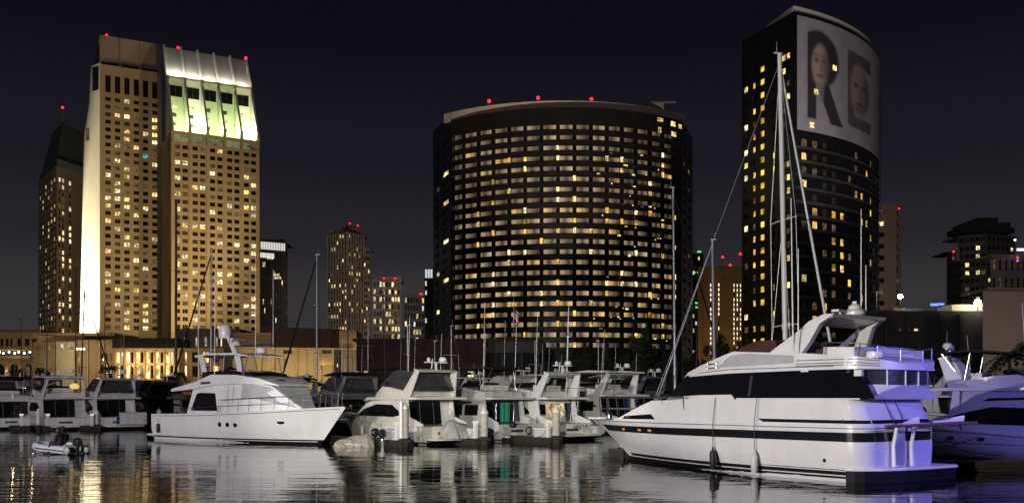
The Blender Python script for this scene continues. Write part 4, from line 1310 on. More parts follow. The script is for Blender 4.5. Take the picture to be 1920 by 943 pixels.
MB().tube([(X(632, 153), 153, 2.26), (X(632, 153), 153, 3.2)], .06).build('post', M['steel'], gl_)
MB().ball((X(632, 153), 153, 3.45), .2, 8, 6).build('bulb', M['bulb_warm'], gl_)
lamp('garden_light', gl_, 'POINT', (X(634, 153), 153.2, 4.4), 900, (.75, 1, .4), radius=.2)

for k_, (px_, Y_, yt_, lb_) in enumerate(((206, 158, 690, 'palm standing where the ochre annexe meets the colonnade'), (334, 157, 700, 'palm at the far corner of the glowing colonnade'), (438, 158, 692, 'palm between the ballroom block and the cream restaurant'), (30, 156, 694, 'palm in front of the arcade arches'))):
    palm(px_, Y_, yt_, lb_, 20 + k_, 2.3)
tn = thing('canopy_tent', 'small peaked white canopy tent glowing on the waterfront path', 'tent', (X(48, 155), 155, 2.26), world_parts=True)
cx_, cz_ = X(48, 155), 2.26
MB().loft([[(cx_ + a * 1.9 * f, 155 + b * 1.9 * f, z_) for a, b in ((1, 1), (-1, 1), (-1, -1), (1, -1))] for f, z_ in ((1, cz_ + 2.3), (1, cz_ + 2.6), (.08, cz_ + 3.7))]).build('canopy', M['cover'], tn)
for a, b in ((1, 1), (-1, 1), (-1, -1), (1, -1)): MB().tube([(cx_ + a * 1.8, 155 + b * 1.8, cz_), (cx_ + a * 1.8, 155 + b * 1.8, cz_ + 2.35)], .05).build('tent_pole', M['steel'], tn)
MB().ball((cx_, 155, cz_ + 2.4), .15, 8, 5).build('bulb', M['bulb_warm'], tn)
lamp('tent_light', tn, 'POINT', (cx_, 154.6, cz_ + 2.0), 160, (1, .75, .42), radius=.2)
# ------------------------------------------------------------------ boat building kit (x forward, y port, z up)
class Hull:
    def __init__(s, L, Lw, B, sheer, ud=.45, kd=2.3, uw=.28, kw=1.7, stern=.94, rake=0.0, rnd=0.0):
        s.rnd = rnd
        s.L, s.Lw, s.B, s.sheer = L, Lw, B, sheer
        s.ud, s.kd, s.uw, s.kw, s.stern, s.rake = ud, kd, uw, kw, stern, rake
    def zs(s, u): return interp(u, s.sheer)
    def half(s, u, z):
        w = max(0.0, min(1.0, z / s.zs(u)))
        dk = 1 - max(0.0, (u - s.ud) / (1 - s.ud)) ** s.kd
        wl = 1 - max(0.0, (u - s.uw) / (1 - s.uw)) ** s.kw
        f = lerp(wl, dk, w ** .8) * (s.stern + (1 - s.stern) * min(1, u / .2))
        f *= .88 + .12 * min(1, w * 2.5)
        if z < 0: f *= max(.3, 1 + z * .8)
        xx = u * s.L
        cut = s.rnd - math.sqrt(max(0.0, s.rnd ** 2 - (s.rnd - xx) ** 2)) if xx < s.rnd else 0.0
        return s.B / 2 * f - cut
    def x(s, u, z):
        w = max(-.25, min(1.0, z / s.zs(u)))
        return u * lerp(s.Lw, s.L, w) + s.rake * z * (1 - u) ** 4
    def pt(s, u, z, side=1, off=0.0):
        return (s.x(u, z) + off * (u > .9), side * (s.half(u, z) + off), z)
    def deck_half(s, x):
        u = max(0, min(1, x / s.L))
        return s.half(u, s.zs(u))
    def us(s, n=26):
        base = [1 - (1 - k / n) ** 1.35 for k in range(n + 1)]
        if s.rnd: base = [s.rnd / s.L * (1 - math.cos(k * math.pi / 16)) for k in range(8)] + [q for q in base if q > s.rnd / s.L]
        return base
    def build(s, parent, mat, deckmat):
        m = MB()
        fr = [1, .86, .7, .52, .34, .16, 0]
        rings = []
        for u in s.us():
            zz = s.zs(u)
            pr = [s.pt(u, zz * f, 1) for f in fr] + [s.pt(u, -.35, 1)]
            rings.append(pr + [(q[0], -q[1], q[2]) for q in pr[::-1]])
        m.loft(rings, cap=False, closed=False)
        m.f.append(tuple(range(len(rings[0]))))
        h = m.build('hull', mat, parent, 35)
        d = MB()
        d.loft([[(r[0][0], r[0][1] * .985, r[0][2] - .04), (r[0][0], 0, r[0][2] + .01), (r[-1][0], r[-1][1] * .985, r[-1][2] - .04)] for r in rings], cap=False, closed=False)
        d.build('deck', deckmat, h, 30)
        return h
    def strip(s, parent, mat, z0, z1, u0=0.0, u1=1.0, off=.014, name='stripe', transom=True, n=30):
        m = MB()
        for sd in (1, -1):
            rows = []
            for u in ([lerp(u0, u1, k / n) for k in range(n + 1)] if not (s.rnd and u0 == 0) else [q for q in s.us(n) if q < u1] + [u1]):
                a, b = (z0(u), z1(u)) if callable(z0) else (z0, z1)
                rows.append([s.pt(u, a, sd, off), s.pt(u, b, sd, off)])
            m.loft(rows, cap=False, closed=False)
        if transom and u0 == 0:
            a, b = (z0(0), z1(0)) if callable(z0) else (z0, z1)
            xa, xb = s.x(0, a) - off, s.x(0, b) - off
            ha, hb = s.half(0, a) + off, s.half(0, b) + off
            m.quad((xa, -ha, a), (xa, ha, a), (xb, hb, b), (xb, -hb, b))
        return m.build(name, mat, parent, 40)
    def port(s, parent, u, z, rx=.13, rz=.13, mat=None, name='porthole', sides=(1, -1)):
        for sd in sides:
            m = MB()
            c = Vector(s.pt(u, z, sd, .0))
            n = 14
            ring = []
            for o in (-.02, .025):
                ring.append([(c.x + rx * math.cos(2 * math.pi * k / n), s.pt(max(0, min(1, (c.x + rx * math.cos(2 * math.pi * k / n)) / lerp(s.Lw, s.L, z / s.zs(u)))), z, sd, o)[1], z + rz * math.sin(2 * math.pi * k / n)) for k in range(n)])
            m.loft(ring)
            m.build(name, mat or M['tint'], parent)

def stations(st, n):
    out = []
    for a, b in zip(st, st[1:]):
        for k in range(n): out.append(tuple(lerp(p, q, k / n) for p, q in zip(a, b)))
    out.append(st[-1])
    return out
def solid(parent, name, mat, st, hw, n=4, smooth=30, bevel=0.0, rows=2):
    """closed body: stations (x_bottom, z_bottom, x_top, z_top), width hw(x, z)"""
    m = MB()
    rings = []
    for xb, zb, xt, zt in stations(st, n):
        side = []
        for k in range(rows + 1):
            x_, z_ = lerp(xb, xt, k / rows), lerp(zb, zt, k / rows)
            side.append((x_, max(.02, hw(x_, z_)), z_))
        top = side[-1]
        crown = (top[0], 0, top[2] + .03 * top[1])
        rings.append(side + [crown] + [(a, -b, c) for a, b, c in side[::-1]])
    m.loft(rings)
    return m.build(name, mat, parent, smooth, bevel)
def sidepane(parent, name, mat, st, hw, off=.015, n=3, sides=(1, -1), thick=.03):
    """window let onto the side of a body; one object a side"""
    out = []
    for sd in sides:
        m = MB()
        rings = []
        for xb, zb, xt, zt in stations(st, n):
            rings.append([(xb, sd * (hw(xb, zb) + off), zb), (xt, sd * (hw(xt, zt) + off), zt), (xt, sd * (hw(xt, zt) + off - thick), zt), (xb, sd * (hw(xb, zb) + off - thick), zb)])
        m.loft(rings)
        out.append(m.build(name, mat, parent, 30))
    return out
def quadpane(parent, name, mat, a, b, c, d, thick=.03):
    a, b, c, d = map(Vector, (a, b, c, d))
    n = (b - a).cross(d - a).normalized() * thick
    return MB().prism([a, b, c, d], n).build(name, mat, parent)
def rail(parent, pts, r=.02, posts=None, h=.7, lean=0.0, mat=None, name='rail', mid=True):
    m = MB()
    m.tube(pts, r, 6)
    if mid: m.tube([(p[0] + lean * .5, p[1], p[2] - h * .5) for p in pts], r * .6, 5)
    o = m.build(name, mat or M['chrome'], parent, 60)
    for p in (posts or pts):
        MB().tube([p, (p[0] + lean, p[1], p[2] - h)], r * .9, 5).build('stanchion', mat or M['chrome'], o, 60)
    return o
def whip(parent, x, y, z, h, lean=0.0, r=.022, mat=None, name='antenna', leany=0.0):
    return MB().tube([(x, y, z), (x + lean, y + leany, z + h)], r, 5, r * .5).build(name, mat or M['whitemast'], parent)
def radome(parent, x, y, z, r=.33, h=.25, name='radar_dome'):
    return MB().lathe((x, y, z), [(r * .7, 0), (r, h * .25), (r, h * .6), (r * .75, h * .92), (r * .2, h)], 14).build(name, M['gelcoat'], parent, 35)
def place(S, fwd): return (S[0], S[1], 0.0), math.atan2(fwd[1], fwd[0])
def bow_rail(parent, hull, x0, x1, h=.75, n=8, mat=None, inset=.12, r=.02):
    for sd in (1, -1):
        pts = []
        for k in range(n + 1):
            x = lerp(x0, x1, k / n)
            u = x / hull.L
            pts.append((x, sd * max(.08, hull.deck_half(x) - inset), hull.zs(u) + h))
        rail(parent, pts, r, h=h, lean=-.12, mat=mat, name='bow_rail')

# ------------------------------------------------------------------ the big white motor yacht in front
loc, rz = place((14.1, 34.65), (-.58, .815))
yk = thing('motor_yacht', 'big white motor yacht with black hull stripe, dark wraparound windows and swept arch', 'yacht', loc, rz)
hk = Hull(17.1, 14.2, 5.0, [(0, 2.02), (.4, 2.0), (.75, 1.94), (1, 1.94)], ud=.5, kd=2.1, uw=.30, kw=1.55, stern=.97, rnd=.75)
hull = hk.build(yk, M['gelcoat'], M['deck'])
hk.strip(hull, M['boot'], -.02, .20, off=.01, name='boot_stripe')
hk.strip(hull, M['chrome'], .245, .27, 0, .97, .03, 'rub_strip')
hk.strip(hull, M['boot'], .27, .38, 0, .96, .012, 'boot_stripe')
hk.strip(hull, M['black'], lambda u: 1.44 - .04 * u, lambda u: 1.77 - .08 * u, 0, .955, .012, 'black_stripe')
hk.strip(hull, M['boot'], lambda u: 1.90 - .02 * u, lambda u: 1.925 - .02 * u, 0, .985, .02, 'rub_strip')
for u_, z_ in ((.80, 1.56), (.705, 1.57), (.655, 1.57)):
    hk.port(hull, u_, z_, .13, .07, M['portlit'] if M.setdefault('portlit', glow('porthole_light', (1, .42, .08), .55, var=False)) else None, 'porthole', (1,))
def hwk(x, z): return hk.deck_half(max(0.0, x - .43 * max(0, min(1, (z - 2) / .93)))) - .05 - .10 * max(0, z - 2.0)
up = solid(yk, 'upper_topside', M['gelcoat'], [(0.02, 2.0, .44, 2.93), (.12, 2.0, .54, 2.93), (.35, 2.0, .78, 2.93), (.8, 2.0, 1.2, 2.93), (4, 2.0, 4, 2.93), (8, 1.98, 8, 2.93), (10.9, 1.94, 10.6, 2.86), (14.6, 1.9, 13.2, 2.1)], hwk, 5, 30, rows=3)
sidepane(up, 'black_stripe', M['black'], [(0.06, 2.08, .115, 2.2), (.2, 2.08, .25, 2.2), (.45, 2.08, .5, 2.2), (.85, 2.08, .9, 2.2), (4.3, 2.08, 4.6, 2.2)], hwk, .012, 6)
quadpane(up, 'black_stripe', M['black'], (0.03, 1.75, 2.08), (.03, -1.75, 2.08), (.085, -1.75, 2.2), (.085, 1.75, 2.2), .02)
sidepane(up, 'trunk_window', M['tint'], [(10.3, 2.06, 10.6, 2.28), (13.0, 2.02, 12.8, 2.16)], hwk, .012, 4)
MB().bx(-.01, 13.5, -.01, .01, 2.0, 2.01).build('joint', M['boot'], up)
def hwg(x, z): return min(2.22, hk.deck_half(max(1, x)) - .18) - .14 * max(0, z - 2.93) - max(0, (x - 6.5)) ** 2 * .05
gl = solid(yk, 'window_band', M['tint'], [(.5, 2.93, .6, 4.0), (4, 2.93, 4, 4.0), (7, 2.93, 6.8, 3.96), (10.7, 2.9, 9.0, 3.93)], hwg, 5, 25)
sidepane(gl, 'window_sill', M['gelcoat'], [(5.9, 2.93, 6.1, 3.12), (8, 2.93, 8, 3.10), (10.6, 2.9, 10.3, 3.0)], hwg, .03, 5)
sidepane(gl, 'sill_moulding', M['gelcoat'], [(.2, 2.93, .2, 2.98), (5.8, 2.93, 5.8, 2.98)], hwg, .05, 6)
sidepane(gl, 'aft_quarter_window', M['tint'], [(-.38, 2.95, .35, 4.0), (.6, 2.95, .7, 4.0)], hwg, .03, 2, sides=(1,))
for x_ in (5.15,):
    sidepane(gl, 'mullion', M['darkrail'], [(x_, 3.05, x_ - .05, 3.86), (x_ + .12, 3.05, x_ + .07, 3.86)], hwg, .012, 1)
def hwb(x, z): return min(2.42, hk.deck_half(max(1, x)) - .02) - max(0, (x - 5.5)) ** 2 * .055 - .10 * max(0, z - 4.3) - 2.4 * (1 - math.sqrt(max(.04, 1 - (max(0, .65 - x) / 1.17) ** 2)))
br = solid(yk, 'flybridge_brow', M['gelcoat'], [(-.50, 3.98, -.48, 4.2), (-.42, 3.98, -.40, 4.26), (-.2, 3.99, -.2, 4.34), (0.3, 4.0, 0.3, 4.44), (2.5, 4.0, 2.4, 4.62), (5.9, 3.96, 5.9, 4.82), (9.25, 3.86, 8.9, 4.05)], hwb, 5, 28, rows=3)
for dz in (.12, .20, .32):
    sidepane(br, 'brow_line', M['boot'], [(-.2, 3.99 + dz * .9, -.2, 4.01 + dz * .9), (0.3, 4.02 + dz, 0.3, 4.045 + dz), (2.8, 4.03 + dz, 2.8, 4.055 + dz)], hwb, .012, 5)
sidepane(br, 'brow_line', M['boot'], [(.3, 4.11, .3, 4.135), (6, 4.10, 6, 4.125), (8.0, 4.0, 8.0, 4.02)], hwb, .012, 6)
sidepane(br, 'brow_panel', M['cover'], [(2.9, 4.28, 2.9, 4.56), (5.5, 4.22, 5.2, 4.72), (6.9, 4.2, 6.0, 4.66)], hwb, .008, 4)
for dz in (0, .17):
    for sd in (1,):
        m = MB()
        y_ = hwb(7.1, 4.35 - dz) + .05
        m.tube([(7.25, y_, 4.36 - dz), (6.75, y_ + .06, 4.36 - dz)], .02, 6)
        m.ball((7.25, y_, 4.36 - dz), .05, 8, 5)
        m.lathe((6.72, y_ + .06, 4.33 - dz), [(.03, 0), (.07, .02), (.07, .05), (.03, .07)], 8)
        m.build('horn', M['chrome'], br)
cvx = MB()
for st_ in ([(4.1, 4.78, 4.25, 5.22), (5.2, 4.82, 5.2, 5.22), (6.35, 4.78, 6.2, 4.98)],):
    solid(br, 'windscreen_cover', M['canvas_maroon'], st_, lambda x, z: 1.85 - .2 * max(0, x - 5.2), 4, 30)
solid(br, 'flybridge_seat', M['canvas_maroon'], [(1.2, 4.4, 1.2, 4.72), (2.6, 4.5, 2.6, 4.8)], lambda x, z: 1.5, 1, 20)
arch = thing_dummy = None
prof = [(4.4, 4.74), (3.05, 5.60), (2.75, 5.86), (2.2, 6.05), (1.7, 6.05), (2.26, 5.72), (2.6, 5.06), (2.92, 4.6)]
m = MB()
for sd in (1, -1):
    pts = [(x, sd * (2.02 - .22 * max(0, z - 4.6)), z) for x, z in prof]
    m.prism(pts, (0, -sd * .28, 0))
ar_ = m.build('radar_arch', M['gelcoat'], yk, 25, bevel=.03)
MB().prism([(3.0, 1.62, 5.72), (2.7, 1.62, 5.9), (2.2, 1.62, 6.08), (1.72, 1.62, 6.08), (1.8, 1.62, 5.95), (2.3, 1.62, 5.84)], (0, -3.24, 0)).build('arch_top', M['gelcoat'], ar_, 25)
radome(ar_, 2.15, -.25, 6.07, .40, .30)
m = MB(); m.lathe((2.15, -.25, 6.36), [(.22, 0), (.25, .1), (.12, .2)], 10); m.build('scanner_base', M['gelcoat'], ar_, 35)
m = MB(); m.box((2.15, -.25, 6.60), (.14, .4, .08), .5); m.build('light_mast', M['gelcoat'], ar_)
m = MB(); m.tube([(2.3, .45, 6.05), (2.3, .45, 6.22)], .06); m.box((2.3, .45, 6.26), (.3, .8, .08), .15); m.build('open_array_radar', M['gelcoat'], ar_)
for x_, y_, z_, h_, ln in ((3.25, 2.0, 4.7, 5.8, .1), (2.98, 2.05, 4.65, 3.9, .0)):
    whip(yk, x_, y_, z_, h_, ln, .035)
whip(yk, 1.95, -.35, 6.05, 4.1, 0, .03)
whip(yk, 1.95, -.65, 6.05, 2.0, 0, .035)
for x_ in (2.98,): MB().box((x_ + .1, 2.02, 5.6), (.5, .06, .03)).build('antenna_bracket', M['darkrail'], yk)
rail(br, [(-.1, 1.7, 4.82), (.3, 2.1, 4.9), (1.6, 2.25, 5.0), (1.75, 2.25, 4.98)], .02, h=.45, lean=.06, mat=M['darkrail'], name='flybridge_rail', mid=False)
rail(br, [(-.1, 1.7, 4.82), (-.35, .7, 4.7), (-.35, -.7, 4.7), (-.1, -1.7, 4.82)], .02, h=.45, mat=M['chrome'], name='flybridge_rail', mid=False)
solid(br, 'seat_back', M['gelcoat'], [(0.5, 4.42, .5, 4.78), (1.8, 4.5, 1.8, 4.84)], lambda x, z: 2.15, 2, 25)
MB().lathe((.1, 1.5, 4.4), [(.3, 0), (.32, .1), (.3, .22)], 14).build('life_raft', M['gelcoat'], br, 30)
# aft deck: bulwark, clear curtains
def hwc_(x): return 2.12 * math.sqrt(max(.05, 1 - (max(0, .75 - x) / 1.16) ** 2))
def hwa(x, z): return lerp(2.12, hwc_(x), max(0, min(1, (z - 2.94) / .5)))
ad = solid(yk, 'aft_bulwark', M['gelcoat'], [(-.10, 2.94, -.36, 3.44), (.12, 2.94, -.1, 3.46), (.9, 2.94, .9, 3.46)], hwa, 5, 25)
solid(ad, 'clear_curtain', M['vinyl'], [(-.34, 3.44, -.36, 3.99), (-.1, 3.44, -.1, 3.99), (.9, 3.44, .9, 3.99)], lambda x, z: hwc_(x) * .985, 5, 25)
for x_, y_ in ((.3, 1.93), (-.2, 1.25), (-.37, .4), (-.37, -.4), (-.2, -1.25)): MB().tube([(x_, y_, 3.42), (x_, y_, 3.99)], .03, 6).build('curtain_post', M['gelcoat'], ad)
# platform and transom gear
m = MB()
m.prism([(.7, 2.44, .42), (.7, -2.46, .42), (-.55, -2.6, .42), (-.72, -2.4, .42), (-.66, -.8, .42), (-.5, .6, .42), (-.22, 1.6, .42), (.1, 2.16, .42), (.4, 2.38, .42)], (0, 0, .11))
m.build('swim_platform', M['gelcoat'], yk, bevel=.03)
hk.strip(hull, M['chrome'], .425, .45, 0, .3, .05, 'rub_strip')
m = MB(); m.prism([(.7, 2.36, -.3), (.4, 2.30, -.3), (.12, 2.10, -.3), (-.19, 1.55, -.3), (-.46, .58, -.3), (-.62, -.8, -.3), (-.68, -2.3, -.3), (-.5, -2.5, -.3), (.7, -2.4, -.3)], (0, 0, .715)); m.build('platform_skirt', M['boot'], yk)
for dz_ in (.05, .22, .36):
    MB().tube([(x_ - .015, y_, dz_) for x_, y_ in ((.4, 2.31), (.12, 2.11), (-.19, 1.56), (-.46, .58), (-.62, -.8), (-.68, -2.3))], .013, 5).build('rub_strip', M['chrome'], yk)
for y_ in (.75, -.35):
    m = MB()
    m.tube([(-.15, y_, .55), (-.12, y_, 1.3), (-.25, y_, 1.95), (-.45, y_, 2.02)], .075, 8, .06)
    m.build('davit', M['gelcoat'], yk, 50)
MB().tube([(-.55, 1.9, 2.0), (-1.15, -2.9, 2.08)], .055, 8).build('gangway_pole', M['teak'], yk)
MB().prism([(-.75, -.7, 2.10), (-1.0, -2.3, 2.14), (-.95, -2.45, 2.3), (-.7, -2.0, 2.2)], (.04, 0, .05)).build('dinghy_chock', M['gelcoat'], yk)
MB().prism([(-.6, .9, 2.06), (-.72, .1, 2.08), (-.66, 0, 2.28), (-.58, .3, 2.2)], (.04, 0, .05)).build('dinghy_chock', M['gelcoat'], yk)
quadpane(yk, 'transom_door', M['cover'], (-.02, .45, .6), (-.02, -.1, .6), (-.02, -.1, 1.95), (-.02, .45, 1.95), .015)
for y_ in (.5, -.15): MB().tube([(.43, y_, 2.9), (.02, y_, 2.1)], .02, 5).build('boarding_rail', M['darkrail'], yk)
m = MB()
for k in range(3): m.tube([(.3, 2.36, 2.2), (.55 + k * .08, 2.42, 2.16), (.85, 2.38, 2.2)], .025, 6)
m.build('cleat', M['chrome'], yk)
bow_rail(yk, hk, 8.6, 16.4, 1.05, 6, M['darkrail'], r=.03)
MB().prism([(16.2, .35, 1.94), (17.4, .18, 1.92), (17.4, -.18, 1.92), (16.2, -.35, 1.94)], (0, 0, .09)).build('bow_pulpit', M['gelcoat'], yk)
m = MB(); m.tube([(15.9, 0, 2.1), (16.5, 0, 2.35)], .09, 8); m.lathe((16.0, 0, 1.95), [(.16, 0), (.18, .2), (.1, .35)], 10); m.build('windlass', M['chrome'], yk, 40)
m = MB(); m.tube([(17.35, 0, 1.88), (17.0, 0, 1.6)], .04); m.box((17.05, 0, 1.62), (.3, .34, .06)); m.build('anchor', M['chrome'], yk)
MB().box((2.45, 2.36, 4.0), (.32, .06, .12)).build('deck_light', M['gelcoat'], br)
MB().box((.3, 2.2, 3.86), (.3, .1, .22)).build('deck_light', M['gelcoat'], br)
for x_, z_ in ((1.55, .75),):
    hk.port(hull, x_ / 15.5, z_, .06, .07, M['boot'], 'exhaust_port', (1,))
def fender(x, col, label, top=1.9):
    u = x / 16
    y = hk.half(u, .8) + .16
    wp = Matrix.Translation(loc) @ Matrix.Rotation(rz, 4, 'Z') @ Vector((x, y, 0))
    t = thing('fender', label, 'fender', (wp.x, wp.y, .1), rz)
    MB().lathe((0, 0, 0), [(.05, 0), (.13, .1), (.14, .6), (.12, .72), (.04, .82), (.04, .92)], 12).build('fender_body', col, t, 40)
    MB().tube([(0, 0, .9), (0, .02, top - .1), (0, -.14, top + 1.0)], .015, 5).build('rope', M['rope'], t)
fender(6.75, M['rubber'], 'long black fender hanging on a line from the big white yacht')
fender(4.55, M['fender'], 'white fender with black top hanging from the big white yacht')

# ------------------------------------------------------------------ white pilothouse yacht
loc, rz = place((-24.6, 71.0), (.788, -.615))
ye = thing('pilothouse_yacht', 'white pilothouse yacht with covered windscreen, hardtop and satellite dome', 'yacht', loc, rz)
he = Hull(18.1, 15.7, 4.9, [(0, 1.83), (.35, 1.92), (.7, 2.16), (1, 2.45)], ud=.5, kd=2.2, uw=.32, kw=1.6, stern=.93)
hull = he.build(ye, M['gelcoat'], M['deck'])
he.strip(hull, M['boot'], -.02, .30, off=.01, name='boot_stripe')
he.strip(hull, M['gelcoat'], .16, .20, 0, .98, .02, 'water_line')
he.strip(hull, M['boot'], lambda u: he.zs(u) - .16, lambda u: he.zs(u) - .13, .02, .985, .02, 'rub_strip')
he.strip(hull, M['gelcoat_old'], lambda u: .98, lambda u: 1.0, .14, .32, .015, 'hull_crease', False)
he.strip(hull, M['gelcoat_old'], lambda u: .82, lambda u: .84, .16, .32, .015, 'hull_crease', False)
for x_ in (8.35, 9.15, 9.9): he.port(hull, x_ / 17.2, 1.22, .17, .17)
he.port(hull, 13.6 / 17.2, 1.42, .26, .12)
MB().bx(-.75, .1, -2.15, 2.15, .25, .42).build('swim_platform', M['gelcoat_old'], ye, bevel=.03)
def hwe(x, z): return min(2.05, he.deck_half(x) - .32) - .10 * max(0, z - 2) - max(0, x - 10.5) ** 2 * .045
cab = solid(ye, 'cabin', M['gelcoat'], [(4.0, 1.7, 4.6, 3.6), (8, 1.8, 8, 3.95), (11, 2.0, 10.8, 3.95), (12.7, 2.05, 11.6, 3.9), (14.8, 2.1, 12.6, 3.75)], hwe, 4, 28, rows=3)
sidepane(cab, 'window', M['tint'], [(4.55, 2.12, 5.1, 3.28), (5.2, 2.1, 5.5, 3.34), (7.6, 2.1, 7.2, 3.3)], hwe, .02, 3)
sidepane(cab, 'windscreen_cover', M['cover'], [(10.1, 2.95, 10.1, 3.85), (11.6, 2.9, 11.3, 3.85), (14.25, 2.35, 12.5, 3.7)], hwe, .012, 5)
for x_ in (8.6, 9.2): sidepane(cab, 'door_seam', M['boot'], [(x_, 2.6, x_, 3.8), (x_ + .03, 2.6, x_ + .03, 3.8)], hwe, .01, 1)
quadpane(cab, 'windscreen_cover', M['cover'], (14.86, hwe(14.8, 2.1), 2.14), (14.86, -hwe(14.8, 2.1), 2.14), (12.64, -hwe(12.6, 3.75), 3.74), (12.64, hwe(12.6, 3.75), 3.74), .03)
quadpane(cab, 'saloon_door', M['tint'], (4.02, .7, 1.8), (4.02, -.7, 1.8), (4.52, -.7, 3.4), (4.52, .7, 3.4), .03)
def hwf(x, z): return min(2.2, he.deck_half(x) - .2) - .06 * max(0, z - 3.6) - max(0, x - 10) ** 2 * .05
fb = solid(ye, 'flybridge', M['gelcoat'], [(2.3, 3.42, 2.4, 3.6), (5.2, 3.6, 5.3, 4.1), (7.2, 3.85, 7.0, 4.55), (10, 3.9, 9.8, 4.5), (12.4, 3.85, 11.8, 4.25), (13.2, 3.75, 13.1, 3.82)], hwf, 4, 30, rows=3)
sidepane(fb, 'name_board', M['darkwall'], [(5.9, 3.9, 5.9, 4.06), (7.0, 3.93, 7.0, 4.09)], hwf, .015, 1)
solid(fb, 'flybridge_screen', M['tint'], [(5.4, 4.2, 5.5, 4.75), (8.5, 4.5, 8.4, 4.85), (11.0, 4.3, 10.4, 4.62)], lambda x, z: 1.75 - max(0, x - 8) * .12, 3, 30)
ht = solid(ye, 'hardtop', M['gelcoat'], [(4.6, 5.78, 4.5, 5.92), (6, 5.90, 6, 6.05), (9.0, 5.85, 9.0, 5.98), (10.5, 5.70, 10.5, 5.76)], lambda x, z: 1.75 - max(0, x - 9) * .18, 4, 30)
m = MB()
for sd in (1, -1):
    m.prism([(5.5, sd * 1.7, 4.1), (6.1, sd * 1.7, 4.1), (5.3, sd * 1.6, 5.85), (4.8, sd * 1.6, 5.85)], (0, -sd * .12, 0))
m.build('hardtop_leg', M['gelcoat'], ht)
for sd in (1, -1):
    for x0, x1 in ((7.2, 6.9), (7.6, 7.7), (9.8, 9.5), (9.9, 10.3)):
        MB().tube([(x0, sd * 1.6, 4.5), (x1, sd * 1.55, 5.8)], .035, 6).build('hardtop_post', M['darkrail'], ht)
m = MB(); m.prism([(9.2, -1.55, 4.6), (9.8, -1.55, 4.6), (9.3, -1.5, 5.8), (8.7, -1.5, 5.8)], (0, .1, 0)); m.build('hardtop_leg', M['gelcoat'], ht)
m = MB(); m.tube([(6.9, 0, 6.0), (5.9, 0, 7.3)], .22, 10, .14); m.build('radar_mast', M['gelcoat'], ht, 40)
MB().lathe((5.6, 0, 7.15), [(.42, 0), (.46, .25), (.46, .62), (.38, .85), (.2, .98), (.05, 1.02)], 16).build('satellite_dome', M['gelcoat'], ht, 40)
m = MB(); m.box((7.1, 0, 7.0), (.2, 1.5, .14), .3); m.lathe((6.9, 0, 6.6), [(.3, 0), (.34, .12), (.2, .3)], 12); m.build('open_array_radar', M['gelcoat'], ht)
radome(ht, 9.4, .2, 6.0, .36, .42)
m = MB(); m.box((8.4, .6, 6.62), (2.9, .12, .13)); m.build('boom_cover', M['canvas_blue'], ht)
MB().tube([(5.7, 0, 7.4), (5.1, .1, 8.5)], .03, 5).build('light_mast', M['chrome'], ht)
whip(ye, 5.4, -2.0, 3.7, 7.4, -.1, .03); whip(ye, 7.3, -2.05, 4.1, 7.3, .05, .035); whip(ye, 11.0, -1.5, 5.7, 7.2, 0, .025); whip(ye, 9.0, 1.5, 5.9, 6.0, 0, .025)
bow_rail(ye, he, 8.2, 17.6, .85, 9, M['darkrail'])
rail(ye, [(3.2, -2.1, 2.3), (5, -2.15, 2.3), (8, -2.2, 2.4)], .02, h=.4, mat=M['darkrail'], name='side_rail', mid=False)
m = MB(); m.tube([(18.0, 0, 2.5), (18.5, 0, 2.46)], .12, 8); m.build('anchor_roller', M['chrome'], ye)
m = MB(); m.tube([(18.2, .05, 2.3), (17.6, .2, 1.75), (18.1, .05, 1.65)], .05, 6); m.build('anchor', M['chrome'], ye)
for x_ in (11.0, 13.0): MB().lathe((x_ - .6, -.6, 4.46 - (x_ - 11) * .18), [(.3, 0), (.32, .05), (.1, .09)], 12).build('hatch', M['tint'], fb)

